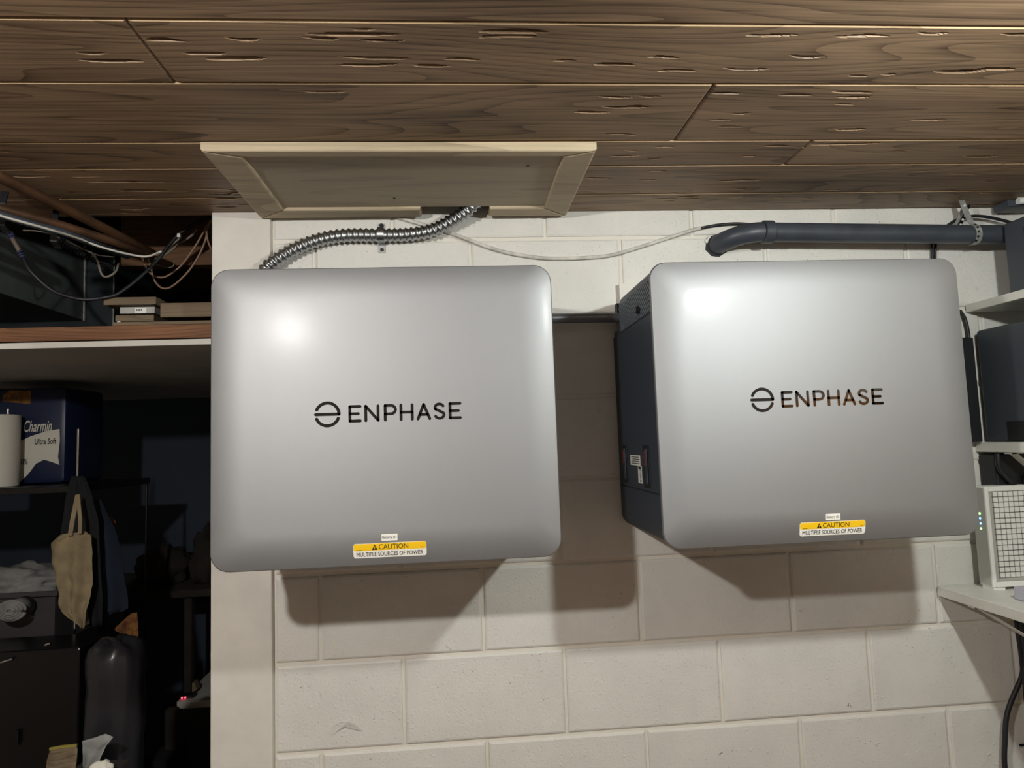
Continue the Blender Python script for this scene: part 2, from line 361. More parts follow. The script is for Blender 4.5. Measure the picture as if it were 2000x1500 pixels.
# ---- plank ceiling -------------------------------------------------------
GOUGE = [(-0.292, -0.235, -0.763), (-0.249, -0.187, -0.728), (-0.223, -0.128, -0.715), (-0.016, 0.095, -0.72), (-0.021, 0.075, -0.7), (-0.052, 0.084, -0.782), (-0.058, -0.009, -0.77), (-0.171, -0.123, -0.765), (0.099, 0.155, -0.699), (0.203, 0.307, -0.794), (0.203, 0.291, -0.783), (-0.416, -0.32, -0.705), (0.025, 0.09, -0.766), (-0.409, -0.367, -0.725), (0.616, 0.698, -0.793), (0.759, 0.846, -0.795), (0.715, 0.776, -0.736), (0.478, 0.529, -0.732), (0.507, 0.573, -0.693), (0.621, 0.696, -0.697), (0.327, 0.363, -0.719), (0.394, 0.463, -0.71), (0.848, 0.885, -0.681), (0.909, 0.932, -0.686), (0.438, 0.53, -0.566), (0.48, 0.526, -0.572), (0.697, 0.733, -0.544), (0.996, 1.09, -0.696), (1.068, 1.138, -0.707), (1.027, 1.1, -0.804), (0.466, 0.534, -0.23), (0.803, 0.906, -0.214), (0.59, 0.619, -0.339), (0.801, 0.83, -0.352), (0.928, 1.083, -0.413), (0.623, 0.685, -0.62), (0.425, 0.486, -0.603), (0.755, 0.822, -0.616), (0.388, 0.456, -0.548), (0.871, 0.936, -0.608), (-0.659, -0.494, -0.221), (-0.449, -0.357, -0.175), (-0.619, -0.505, -0.168), (-0.832, -0.764, -0.133), (1.125, 1.167, -0.377), (0.888, 0.938, -0.802), (0.499, 0.537, -0.607), (0.882, 0.922, -0.582), (0.151, 0.205, -0.72), (0.018, 0.048, -0.793)]
RG = random.Random(11)
for y0, y1, n in ((-.125, -.01, 26), (-.29, -.13, 16), (-.42, -.31, 9), (-.63, -.44, 10)):
    for _ in range(n):
        x = RG.uniform(-.9, 1.6); GOUGE.append((x, x+RG.uniform(.02, .08), RG.uniform(y0, y1)))
SK = -.0085
def plank(x0, x1, y0, y1, hi=True):
    if hi:
        xs = np.unique(np.concatenate([np.array([x0, x1]), np.clip(np.arange(-1.1, 1.82, .006), x0, x1)]))
        ys = np.unique(np.concatenate([np.arange(y0, y1, .0018), np.array([y0, y0+.0011, y0+.0022, y1-.0055, y1-.0027, y1])]))
    else:
        xs = np.array([x0, x1]); ys = np.array([y0, y0+.0011, y0+.0022, y1-.0055, y1-.0027, y1])
    X, Y = np.meshgrid(xs, ys); Z = np.zeros_like(X)
    e = np.minimum(Y-y0, y1-Y); Z += np.clip((.0022-(Y-y0))/.0022, 0, 1)*.0095+np.clip((.0055-(y1-Y))/.0055, 0, 1)*.0060
    ex = np.minimum(X-x0, x1-X); Z += np.clip((.003-ex)/.003, 0, 1)*.003
    if hi:
        rr = random.Random(int((x0+9)*1000+(y0+9)*77))
        for a, b_, gy in GOUGE:
            gy = gy+0.
            yc = gy-SK*((a+b_)/2-.25); w = .0022+.007*min(1, (b_-a)/.1)*rr.uniform(.2, .6); d = rr.uniform(.006, .011)*(1 if b_-a > .05 else .6)
            if yc+w < y0+.004 or yc-w > y1-.004: continue
            c = (a+b_)/2; h = (b_-a)/2; sl = rr.uniform(-.05, .05); bend = rr.uniform(-.004, .004)
            u = (X-c)/h; v = (Y-yc-sl*(X-c)-bend*(u*u)-.0004*np.sin(X*90+a*50))/w
            k = np.clip(1-(u*u)-(v*v), 0, 1); Z += d*k**.45
    Y2 = Y+SK*(X-.25)
    ny, nx = X.shape; V = np.stack([X, Y2, ZC+Z], -1).reshape(-1, 3)
    c0 = V.mean(0); c0[2] = ZC
    idx = np.arange(ny*nx).reshape(ny, nx)
    F = np.stack([idx[:-1, :-1], idx[1:, :-1], idx[1:, 1:], idx[:-1, 1:]], -1).reshape(-1, 4)
    # closed upper side
    loop = np.concatenate([idx[0, :], idx[1:, -1], idx[-1, -2::-1], idx[-2:0:-1, 0]])
    T = V[loop].copy(); T[:, 2] = ZC+.019; n0 = len(V)
    V = np.concatenate([V, T]); L = len(loop)
    me = bpy.data.meshes.new('plank')
    faces = F.tolist()+[[int(loop[i]), int(loop[(i+1) % L]), n0+(i+1) % L, n0+i] for i in range(L)]+[list(range(n0, n0+L))]
    me.from_pydata((V-c0).tolist(), [], faces); me.materials.append(M['plank']); me.materials.append(M['plankedge'])
    nf = (nx-1); mi = np.zeros(len(faces), dtype=np.int32); rows_e = int((ys < y0+.0021).sum()); mi[:nf*rows_e] = 1; me.polygons.foreach_set('material_index', mi)
    o = bpy.data.objects.new('plank', me); COL.objects.link(o); o.parent = ceiling; o.location = Vector(c0)-ceiling.location
    return o
g = .0006
for y0, y1, cuts in ((-.985, -.813, ()), (-.813, -.645, (-.298,)), (-.645, -.423, (.621,)), (-.423, -.297, (.921,)), (-.297, -.122, ())):
    xs = [-2.6]+list(cuts)+[1.85]
    for a, b_ in zip(xs[:-1], xs[1:]): plank(a+g, b_-g, y0+g, y1-g)
plank(-2.6, .078, -.122+g, .004); plank(.252, 1.85, -.122+g, .004)       # the last board is cut out for the conduit
yy = -.985
for w in (.17, .2, .15, .19, .17, .21, .16, .18, .2, .17, .19, .15, .2, .18, .2, .17, .2, .2):
    if yy-w < -4.05: break
    plank(-2.6, 1.85, yy-w+g, yy-g, False); yy -= w

# ================================================================ LIGHTS (bulbs in porcelain lampholders)
for i, (p, s, c, r) in enumerate(BULBS):
    side = ('left', 'right')[i]
    t = thing('ceiling_lamp', (p[0], p[1], p[2]), 'bare bulb in a porcelain ceiling lampholder, out of frame on the %s' % side, 'lamp', 'ceiling lampholders')
    dome = [(r*math.sin(a), -r*math.cos(a)) for a in [PI*(.03+.60*k/9) for k in range(10)]]
    MB().tube([(p[0], p[1], p[2]+z) for _, z in dome], [q for q, _ in dome], 24).build('bulb', glow('bulb_glow_'+side, c, s), t, smooth=True)
    q, z = dome[-1]
    MB().tube([(p[0], p[1], p[2]+z+.0003), (p[0], p[1], p[2]+z+.012), (p[0], p[1], p[2]+z+.030), (p[0], p[1], p[2]+z+.046)], [q*1.01, q*.92, q*.62, .013], 24).build('bulb_collar', 'plasticwhite', t)
    MB().tube([(p[0], p[1], p[2]+r+.020), (p[0], p[1], ZC-.03), (p[0], p[1], ZC-.02), (p[0], p[1], ZC-.001)], [.02, .024, .052, .055], 24).build('lampholder', 'fence', t)

# ================================================================ WALL BATTERIES
BW, BH, BR, BD, WC = .6906, .6016, .036, .012, .070
YE = -.3796                       # outer edge of the cover; the middle stands BD further out
def cover_y(d): return YE-BD*(1-(1-min(1., d/WC))**2.0)
FK = (1.74644+YE-BD)/1.36484      # the printed front lies a little nearer than the edge
def letters(bx, bz):
    H0, H1 = .2842+.0026, .3186-.0026
    def box(u0, u1): return u0+.0026, u1-.0026
    out = []
    def L(u0, u1, polys):
        a, b = box(u0, u1); out.append([[(a+(b-a)*x, H0+(H1-H0)*y) for x, y in p] for p in polys])
    E_ = [[(1, 1), (0, 1), (0, 0), (1, 0)], [(0, .5), (.82, .5)]]
    arc = lambda cx, cy, rx, ry, a0, a1, n=12: [(cx+rx*math.cos(math.radians(a0+(a1-a0)*k/n)), cy+ry*math.sin(math.radians(a0+(a1-a0)*k/n))) for k in range(n+1)]
    L(.2697, .2952, E_)
    L(.3011, .3308, [[(0, 0), (0, 1), (1, 0), (1, 1)]])
    L(.3397, .3655, [[(0, 0), (0, 1), (.55, 1)]+arc(.55, .71, .45, .29, 90, -90)[1:]+[(0, .42)]])
    L(.3713, .3989, [[(0, 0), (0, 1)], [(1, 0), (1, 1)], [(0, .5), (1, .5)]])
    L(.4051, .4339, [[(0, 0), (.5, 1), (1, 0)], [(.2, .3), (.8, .3)]])
    L(.4390, .4628, [arc(.5, .75, .46, .25, 25, 205, 12)+[(.3, .58), (.7, .45)]+arc(.52, .25, .48, .25, 25, -155, 12)])
    L(.4700, .4955, E_)
    return out
def stroke_mb(polys, w, y0, t):
    """round-ended strokes, one flat raised ribbon; polys of (x, z)"""
    b = MB(); hw = w/2; parts = []
    for p in polys:
        cur = [p[0]]
        for i in range(1, len(p)):
            cur.append(p[i])
            if i < len(p)-1:
                d0 = (Vector(p[i])-Vector(p[i-1])).normalized(); d1 = (Vector(p[i+1])-Vector(p[i])).normalized()
                if d0.dot(d1) < .75: parts.append(cur); cur = [p[i]]
        parts.append(cur)
    for p in parts:
        pts = [Vector((x, z)) for x, z in p]; lft = []; rgt = []
        for i, q in enumerate(pts):
            d0 = (pts[i]-pts[i-1]).normalized() if i else (pts[1]-pts[0]).normalized()
            d1 = (pts[i+1]-pts[i]).normalized() if i < len(pts)-1 else d0
            n0 = Vector((-d0.y, d0.x)); n1 = Vector((-d1.y, d1.x)); nn = (n0+n1).normalized(); k = min(1/max(.3, nn.dot(n0)), 1.9)
            lft.append(q+nn*hw*k); rgt.append(q-nn*hw*k)
        s = pts[0]; d = (pts[1]-pts[0]).normalized(); e = pts[-1]; de = (pts[-1]-pts[-2]).normalized()
        capS = [s+Matrix.Rotation(math.radians(90+180*k/8), 2)@d*hw for k in range(1, 8)]
        capE = [e+Matrix.Rotation(math.radians(-90+180*k/8), 2)@de*hw for k in range(1, 8)]
        n = len(pts); vs = []; fs = []
        loop = lft[::-1]+capS+rgt+capE       # closed outline
        base = 0
        vs = [(q.x, y0-t, q.y) for q in lft+rgt]+[(q.x, y0-t, q.y) for q in capS+capE]
        for i in range(n-1): fs.append((i, i+1, n+i+1, n+i))
        fs.append(tuple([0]+[2*n+k for k in range(7)]+[n])); fs.append(tuple([2*n-1]+[2*n+7+k for k in range(7)]+[n-1]))
        ring = list(range(n-1, -1, -1))+[2*n+k for k in range(7)]+list(range(n, 2*n))+[2*n+7+k for k in range(7)]
        m0 = len(vs); vs += [(vs[i][0], y0+.0006, vs[i][2]) for i in ring]
        for i in range(len(ring)): fs.append((ring[i], ring[(i+1) % len(ring)], m0+(i+1) % len(ring), m0+i))
        b.add(vs, fs)
    return b
def battery(bx, bz, label, name_txt, cdu, cdv, tu, tv):
    t = thing('battery_unit', (bx+BW/2, 0, bz), label, 'battery', 'wall batteries')
    X = lambda u: bx+u
    # cover: pillowed rounded front with a short return
    b = MB(); N = 16; rings = []
    prof = [(.0006, YE+.0075), (0, YE+.004), (.0006, YE+.001)]+[(WC*(k/N)**1.25 if k else .0022, None) for k in range(0, N+1)]
    n = 8
    for d, y in prof:
        yy_ = cover_y(d) if y is None else y
        rings.append([(x, yy_, z) for x, z in rrect(bx+d, bx+BW-d, bz+d, bz+BH-d, max(BR-d*.15, .02), n)])
    nv = len(rings[0]); vs = [p for r in rings for p in r]; fs = []
    for i in range(len(rings)-1):
        for k in range(nv): fs.append((i*nv+k, i*nv+(k+1) % nv, (i+1)*nv+(k+1) % nv, (i+1)*nv+k))
    fs.append(tuple(range((len(rings)-1)*nv, len(rings)*nv)))
    fs.append(tuple(range(nv))[::-1])
    cover = MB().add(vs, fs).build('cover', 'metalcover', t, smooth=True, ang=50)
    cover['label'] = 'silver pillowed front cover'
    # logo
    yf = YE-BD
    sc = lambda u, v: (0.15723+(bx+u-.15723)*FK, 1.59886+(bz+v-1.59886)*FK)
    for ps in letters(bx, bz):
        stroke_mb([[sc(u, v) for u, v in p] for p in ps], .0056*FK, yf, .0007).build('letter', 'mirror', cover)
    ec, er = (.2280, .3018), .0229
    arc = lambda a0, a1, n=26: [sc(ec[0]+er*math.cos(math.radians(a0+(a1-a0)*k/n)), ec[1]+er*math.sin(math.radians(a0+(a1-a0)*k/n))) for k in range(n+1)]
    stroke_mb([arc(155, 0)+[sc(ec[0]-er, ec[1]+.0002)], arc(203, 338)], .0061*FK, yf, .0007).build('emblem', 'mirror', cover)
    # caution label follows the curved lower edge of the cover
    sy = lambda Z: cover_y(Z-bz)
    def lab(name, u0, u1, v0, v1, m, par, r=.003, eps=.0004):
        b = MB(); k = 8; rows = [v0+(v1-v0)*i/k for i in range(k+1)]; vs = []; fs = []
        for v in rows:
            q = min(v-v0, v1-v); ins = r-math.sqrt(max(0, r*r-(r-q)**2)) if q < r else 0
            vs += [(X(u0+ins), sy(bz+v)-eps, bz+v), (X(u1-ins), sy(bz+v)-eps, bz+v)]
        nn = len(vs); vs += [(x, y+eps*.9, z) for x, y, z in vs]
        for i in range(k):
            a = 2*i; fs.append((a, a+1, a+3, a+2)); fs.append((nn+a, nn+a+2, nn+a+3, nn+a+1)); fs.append((a, a+2, nn+a+2, nn+a)); fs.append((a+1, nn+a+1, nn+a+3, a+3))
        return MB().add(vs, fs).build(name, m, par)
    cu, cv = .2762+cdu, .0164+cdv
    cl = lab('caution_label', cu, cu+.1426, cv, cv+.0286, 'labelwhite', t); cl['label'] = 'yellow and white caution label'
    lab('yellow_band', cu+.0008, cu+.1418, cv+.0145, cv+.0279, 'labelyellow', cl, .0024, .0007)
    text('lettering', 'MULTIPLE SOURCES OF POWER', .1295, .0085, X(cu+.0708), bz+cv+.0073, sy, 'ink', cl, eps=.0010)
    text('lettering', 'CAUTION', .0572, .0100, X(cu+.0782), bz+cv+.0211, sy, 'ink', cl, eps=.0010)
    tri = [(cu+.0362, cv+.0157), (cu+.0470, cv+.0157), (cu+.0416, cv+.0262)]
    MB().add([(X(u), sy(bz+v)-.0010, bz+v) for u, v in tri], [(0, 1, 2)]).build('warning_triangle', 'ink', cl)
    MB().add([(X(cu+.0411), sy(bz+cv+.0185)-.0012, bz+cv+.0185), (X(cu+.0421), sy(bz+cv+.0185)-.0012, bz+cv+.0185), (X(cu+.0423), sy(bz+cv+.0225)-.0012, bz+cv+.0225), (X(cu+.0409), sy(bz+cv+.0225)-.0012, bz+cv+.0225),
              (X(cu+.0411), sy(bz+cv+.0165)-.0012, bz+cv+.0165), (X(cu+.0421), sy(bz+cv+.0165)-.0012, bz+cv+.0165), (X(cu+.0421), sy(bz+cv+.0175)-.0012, bz+cv+.0175), (X(cu+.0411), sy(bz+cv+.0175)-.0012, bz+cv+.0175)], [(0, 1, 2, 3), (4, 5, 6, 7)]).build('exclamation_mark', 'labelyellow', cl)
    for u0, u1, v in ((.0058, .0165, .0157), (.1310, .1365, .0170)):
        MB().add([(X(cu+u), sy(bz+cv+v+w)-.0010, bz+cv+v+w) for u, w in ((u0, 0), (u1, 0), (u1, .0007), (u0, .0007))], [(0, 1, 2, 3)]).build('fine_print', 'ink', cl)
    nl = lab('name_label', tu, tu+.0312, tv, tv+.0132, 'labelwhite', t, .0003); nl['label'] = 'small white name label'
    text('lettering', name_txt, .0272, .0070, X(tu+.0152), bz+tv+.0064, sy, 'inkgrey', nl, eps=.0008)
    # body behind the cover
    x0, x1, z0, z1 = bx+.0055, bx+BW-.0055, bz+.005, bz+BH-.004; ZS = bz+.498
    def slab(za, zb, ya, yb, rt, rb):
        pts = []
        for cx, cz, a0, r in ((x1-rt, zb-rt, 0, rt), (x0+rt, zb-rt, PI/2, rt), (x0+rb, za+rb, PI, rb), (x1-rb, za+rb, 1.5*PI, rb)):
            for k in range(7):
                a = a0+PI/2*k/6; pts.append((cx+r*math.cos(a), ya, cz+r*math.sin(a)))
        return MB().prism(pts, 0, (0, yb-ya, 0))
    body = slab(z0, ZS, YE+.0082, -.006, .001, .034).build('casing', 'body', t, smooth=True, ang=35)
    body['label'] = 'slate black casing behind the cover'
    up_ = slab(ZS+.0004, z1, YE+.0082, -.085, .03, .001).build('vent_housing', 'body', t, smooth=True, ang=35)
    # rear hook flange at the top and the notch under it
    MB().box(x0+.012, x1-.012, -.086, -.024, z1-.026, z1-.012, .002).box(x0+.004, x1-.004, -.036, -.020, z1-.045, z1-.012, .002).build('mounting_hook', 'bodydark', t)
    for xa in (x0+.002, x1-.02): MB().box(xa, xa+.018, -.10, -.012, ZS-.001, ZS+.012, .001).build('shoulder', 'body', t)
    # diagonal louvres on both flanks
    for side in (-1, 1):
        xs = x0 if side < 0 else x1
        b = MB(); ya, yb = YE+.018, -.089; za, zb = ZS+.002, z1-.031
        s = ya-zb+.004
        while s < yb-za-.003:
            p0y = max(ya, s+za); p1y = min(yb, s+zb)
            if p1y-p0y > .005:
                w = .00125; xo = xs+side*.0026
                pts = [(xo, p0y-w, p0y-s+w), (xo, p1y-w, p1y-s+w), (xo, p1y+w, p1y-s-w), (xo, p0y+w, p0y-s-w)]
                b.prism(pts, 0, (-side*.003, 0, 0))
            s += .0125
        MB().box(min(xs, xs+side*.0006), max(xs, xs+side*.0006), ya-.002, yb+.002, za-.001, zb+.001).build('vent_recess', 'slot', up_)
        o = b.build('vent_louvres', 'rib', up_); o['kind'] = 'stuff'; o['label'] = 'fine diagonal vent louvres'
        # thumb screw in its recess
        MB().tube([(xs+side*.0005, -.273, bz+.520), (xs+side*.003, -.273, bz+.520)], .0125, 24).build('screw_recess', 'bodydark', t)
        MB().tube([(xs+side*.003, -.273, bz+.520), (xs+side*.010, -.273, bz+.520)], [.0085, .007], 12).build('thumb_screw', 'darkmetal', t)
        # seam, latches, rating labels
        MB().box(min(xs, xs+side*.0008), max(xs, xs+side*.0008), YE+.0085, -.008, bz+.1095, bz+.1125).build('seam', 'slot', body)
        for yc in (-.068, -.262):
            la = MB().box(min(xs, xs+side*.002), max(xs, xs+side*.002), yc-.026, yc+.020, bz+.119, bz+.214, .0008).build('latch', 'bodydark', t)
            MB().box(min(xs+side*.002, xs+side*.005), max(xs+side*.002, xs+side*.005), yc-.018, yc-.002, bz+.128, bz+.206, .001).build('latch_bar', 'body', la)
            MB().box(min(xs+side*.002, xs+side*.006), max(xs+side*.002, xs+side*.006), yc-.012, yc+.004, bz+.168, bz+.200, .001).build('red_tab', 'red', la)
        l1 = MB().box(min(xs, xs+side*.0006), max(xs, xs+side*.0006), -.213, -.125, bz+.166, bz+.190).build('rating_label', 'labelwhite', t)
        for k in range(4):
            MB().box(min(xs+side*.0006, xs+side*.0009), max(xs+side*.0006, xs+side*.0009), -.207+.004*(k % 2), -.134-.006*(k % 3), bz+.1695+k*.005, bz+.1715+k*.005).build('text_line', 'inkgrey', l1)
        l2 = MB().box(min(xs, xs+side*.0006), max(xs, xs+side*.0006), -.222, -.190, bz+.126, bz+.166).build('barcode_label', 'labelwhite', t)
        for k in range(9):
            MB().box(min(xs+side*.0006, xs+side*.0009), max(xs+side*.0006, xs+side*.0009), -.219, -.205, bz+.129+k*.0032, bz+.1305+k*.0032).build('bar', 'inkgrey', l2)
        MB().box(min(xs+side*.0006, xs+side*.0009), max(xs+side*.0006, xs+side*.0009), -.217, -.195, bz+.1585, bz+.1645).build('bar', 'ink', l2)
    return t
battery(-.3337, 1.3637, 'silver front wall battery under the ceiling access panel, labelled Battery #1', 'Battery #1', 0, 0, .3315, .0489)
battery(.5667, 1.3655, 'silver front wall battery beside the right shelves, its black side showing, labelled Battery #2', 'Battery #2', .0104, -.001, .3432, .0467)
# mounting cleats on the wall behind the batteries
for bx, lb in ((.592, 'white painted wood cleat with bare end behind the right battery'), (-.30, 'white painted wood cleat hidden behind the left battery')):
    tag(MB().box(bx, bx+.63, -.0195, -.0012, 1.945, 2.008 if bx > 0 else 1.95, .001).build('wall_cleat', 'trimpaint'), lb, 'cleat', 'battery cleats')
# conduit between the batteries
tag(MB().cyl((.352, -.05, 1.912), (.580, -.05, 1.910), .0128, 20).build('conduit_pipe', 'conduitgrey', smooth=True, ang=40), 'straight dark conduit pipe running between the two batteries', 'pipe')

# ================================================================ CEILING ACCESS PANEL
T0, T1 = ZC-.001, ZC-.020
px0, px1, py0, py1 = -.338, .457, -.424, -.022
ap = thing('access_panel', ((px0+px1)/2, (py0+py1)/2, T1), 'pale wooden framed access panel under the plank ceiling with a notch for the conduit', 'panel')
lw, rw, fw, bw = .072, .066, .030, .058
ix0, ix1, iy0, iy1 = px0+lw, px1-rw, py0+fw, py1-bw
def rail(poly, name, edge=.005):
    """mitred rail: outline at the top, small rounded arris at the bottom"""
    b = MB(); n = len(poly); c = Vector((sum(p[0] for p in poly)/n, sum(p[1] for p in poly)/n))
    def ins(d):
        out = []
        for i in range(n):
            a, p, q = Vector(poly[i-1]), Vector(poly[i]), Vector(poly[(i+1) % n])
            d0 = (p-a).normalized(); d1 = (q-p).normalized(); n0 = Vector((-d0.y, d0.x)); n1 = Vector((-d1.y, d1.x)); bis = (n0+n1).normalized()
            out.append(p+bis*(d/max(.35, bis.dot(n0))))
        return out
    L = [(0, T0), (0, T1+edge), (edge*.3, T1+edge*.3), (edge, T1)]; vs = []; fs = []
    for d, z in L: vs += [(p.x, p.y, z) for p in ins(d)]
    for i in range(len(L)-1):
        for k in range(n): fs.append((i*n+k, i*n+(k+1) % n, (i+1)*n+(k+1) % n, (i+1)*n+k))
    fs += [tuple(range(n))[::-1], tuple(range((len(L)-1)*n, len(L)*n))]
    return b.add(vs, fs).build(name, 'pine', ap)
rail([(px0, py0), (px1, py0), (ix1, iy0), (ix0, iy0)], 'rail')
rail([(px0, py0+.0004), (ix0-.0004, iy0), (ix0-.0004, iy1), (px0, py1-.0004)], 'rail')
rail([(px1, py0+.0004), (px1, py1-.0004), (ix1+.0004, iy1), (ix1+.0004, iy0)], 'rail')
rail([(px0, py1), (ix0, iy1), (.074, iy1), (.074, py1)], 'rail')
rail([(.250, py1), (.250, iy1), (ix1, iy1), (px1, py1)], 'rail')
pn = MB().box(ix0-.006, ix1+.006, iy0-.006, iy1+.002, ZC-.0115, T0).build('panel', 'pinepanel', ap)
for q in ((-0.2724, -0.3334, 2.2003), (0.3231, -0.3296, 2.2003), (0.0141, -0.1400, 2.2003)):
    MB().tube([(q[0], q[1], ZC-.0112), (q[0], q[1], ZC-.0122)], .0035, 10).build('screw_hole', 'ink', pn)

# ================================================================ FLEX CONDUIT AND STRAP
cpts = spline([(.236, -.085, 2.235), (.205, -.062, 2.208), (0.1761, -0.0450, 2.1895), (0.1085, -0.0300, 2.1569), (0.0416, -0.0260, 2.1452), (-0.0338, -0.0240, 2.1440), (-0.1164, -0.0240, 2.1449), (-0.1816, -0.0240, 2.1361), (-0.2460, -0.0260, 2.1120), (-0.2965, -0.0300, 2.0808), (-0.3204, -0.0360, 2.0569), (-0.3356, -0.0450, 2.0193)], 16)
rs = resample(cpts, .00245); ph = [2*PI*i*.00245/.0147 for i in range(len(rs))]
fc = MB().tube(rs, [0.0163+.0028*max(-.6, math.sin(a)) for a in ph], 22).build('flex_conduit', 'galv', smooth=True)
tag(fc, 'ribbed steel flexible conduit curving along the wall from the notch to the left battery', 'conduit')
st = thing('conduit_strap', (-0.0325, -0.0240, 2.1412), 'steel two-hole strap holding the flexible conduit to the wall', 'strap')
sc_ = Vector((-0.0325, -0.0240, 2.1453))
arcp = [(sc_.x, -.004, sc_.z+.036), (sc_.x, -.004, sc_.z+.0215)]+[(sc_.x, -.024-.0195*math.sin(a), sc_.z+.0195*math.cos(a)) for a in [PI*k/12 for k in range(0, 13)]]+[(sc_.x, -.004, sc_.z-.0215), (sc_.x, -.004, sc_.z-.040)]
MB().strip(arcp, .0165, .0018, (1, 0, 0)).build('band', 'galv', st, smooth=True, ang=35)
MB().tube([(sc_.x, -.003, sc_.z+.031), (sc_.x, -.0085, sc_.z+.031)], .0055, 14).build('screw', 'darkmetal', st)
MB().tube([(sc_.x, -.0045, sc_.z-.034), (sc_.x, -.0052, sc_.z-.034)], .0082, 20).build('washer', 'galv', st)
MB().tube([(sc_.x, -.0052, sc_.z-.034), (sc_.x, -.0085, sc_.z-.034)], .0048, 14).build('screw', 'ink', st)
# thin cable across the wall
cable('wall_cable', [(0.0092, -0.0060, 2.1990), (0.0811, -0.0060, 2.1761), (0.1480, -0.0060, 2.1546), (0.2553, -0.0060, 2.1116), (0.3366, -0.0060, 2.0910), (0.4188, -0.0060, 2.0815), (0.5160, -0.0060, 2.0830), (0.5862, -0.0060, 2.0905), (0.7007, -0.0060, 2.1230), (0.8023, -0.0060, 2.1546), (0.8285, -0.0060, 2.1601)], .0050, 'whitecable', 'thin white painted cable sagging across the block wall from under the access panel', seg=10)
cable('wall_cable', [(0.8285, -0.0060, 2.1601), (0.8742, -0.0080, 2.1676), (0.9314, -0.0100, 2.1707), (1.0035, -0.0100, 2.1642), (1.1637, -0.0100, 2.1495), (1.3989, -0.0120, 2.1289), (1.4992, -0.0200, 2.1354), (1.5234, -0.0300, 2.1524), (1.5480, -0.0350, 2.1665), (1.5805, -0.0370, 2.1750), (1.6109, -0.0370, 2.1769), (1.6483, -0.0370, 2.1722), (1.7005, -0.0400, 2.1576), (1.7565, -0.0400, 2.1394)], .0042, 'rubber', 'black cable running behind the black drain pipe and arching over it at the right', seg=10)
# ================================================================ BLACK DRAIN PIPE
dp = thing('drain_pipe', (.98, -.07, 2.12), 'black plastic drain pipe coming out of the wall above the right battery', 'pipe')
pe = Vector((1.82, -.070, 2.109)); ps = Vector((.983, -.070, 2.127)); PR = .0255
MB().tube([ps, pe], PR, 32).build('pipe', 'pvc', dp, smooth=True, ang=40)
dirn = (pe-ps).normalized()
MB().tube([ps-dirn*.012, ps-dirn*.010, ps+dirn*.014, ps+dirn*.016], [.028, .0305, .0305, .028], 32).build('coupling', 'pvc', dp, smooth=True, ang=35)
el = []
for k in range(15):
    a = PI/2*k/14*.98
    el.append(ps-dirn*(.012+.098*math.sin(a))+Vector((0, .083*(1-math.cos(a)), -.016*math.sin(a)**2)))
el.append(el[-1]+Vector((-.004, .03, -.002)))
MB().tube(el, PR*1.03, 28).build('elbow', 'pvc', dp, smooth=True, ang=40)
hc = el[-2]; hv = []
RR = random.Random(3)
for k in range(18):
    a = 2*PI*k/18; r = .031*RR.uniform(.94, 1.12); hv.append((hc.x+r*math.cos(a), -.0025, hc.z+r*math.sin(a)))
MB().prism(hv, 0, (0, .004, 0)).build('hole_collar', 'slot', dp)
hv2 = [(hc.x+.030*RR.uniform(.95, 1.25)*math.cos(a), -.006, hc.z+.030*RR.uniform(.95, 1.25)*math.sin(a)) for a in [PI*.72+k*.1 for k in range(8)]]+[(hc.x+.0275*math.cos(a), -.007, hc.z+.0275*math.sin(a)) for a in [PI*.72+k*.1 for k in range(7, -1, -1)]]
MB().prism(hv2, 0, (0, .004, 0)).build('plaster_chip', 'paint', dp)
# perforated hanger straps round the pipe
hs = thing('pipe_hanger', (1.5551, -0.0700, 2.1403), 'perforated steel hanger strap looped round the black drain pipe at the right end', 'hanger')
hx = Vector((1.5555, -0.0700, 2.1146)).x
c = Vector((hx, -.070, ps.z+(pe.z-ps.z)*(hx-ps.x)/(pe.x-ps.x)))
def holes(band, pts, ax):
    for p, nn in pts:
        p = Vector(p); nn = Vector(nn).normalized(); MB().tube([p-nn*.0014, p+nn*.0014], .0032, 10).build('hole', ax, band)
loop_ = [(hx-.014, -.068, ZC-.001), (hx-.011, -.082, c.z+.045)]+[(hx+.001*k, -.070-(.0275)*math.sin(a), c.z+.0275*math.cos(a)) for k, a in enumerate([.45+PI*1.5*j/16 for j in range(17)])]+[(hx-.012, -.045, c.z+.034), (hx-.004, -.05, c.z+.06), (hx+.004, -.055, ZC-.014)]
bd = MB().strip(spline(loop_, 3), .0165, .0016, (1, 0, .05)).build('band', 'galvdull', hs, smooth=True, ang=40)
holes(bd, [((hx+.001, -.070-.0285*math.sin(a), c.z+.0285*math.cos(a)), (0, -math.sin(a), math.cos(a))) for a in (.75, 1.15, 1.6, 2.05, 2.5)], 'slot')
holes(bd, [((hx-.0125, -.075, z), (0, -1, .1)) for z in (c.z+.05, c.z+.066, c.z+.079)], 'paint')
tl = MB().strip([(hx+.010, -.060, ZC-.012), (hx-.002, -.064, c.z+.062), (hx-.018, -.064, c.z+.036), (hx-.026, -.062, c.z+.020)], .0165, .0016, (1, 0, .5)).build('tail', 'darkmetal', hs)
holes(tl, [((hx-.014, -.0655, c.z+.043), (0, -1, 0)), ((hx-.021, -.0645, c.z+.029), (0, -1, 0)), ((hx+.003, -.0655, c.z+.070), (0, -1, 0))], 'paint')
# small white pipe stub in a grey clip, ceiling corner at the right
ws = thing('pipe_clip', (1.70, -.06, ZC-.02), 'grey clip holding a white pipe end in the top right corner of the wall', 'clip')
MB().box(1.672, 1.76, -.075, -.02, ZC-.022, ZC-.001, .003).build('clip', 'pvc', ws)
MB().tube([(1.690, -.085, ZC-.010), (1.80, -.10, ZC-.012)], .0095, 14).build('pipe_stub', 'plasticwhite', ws)
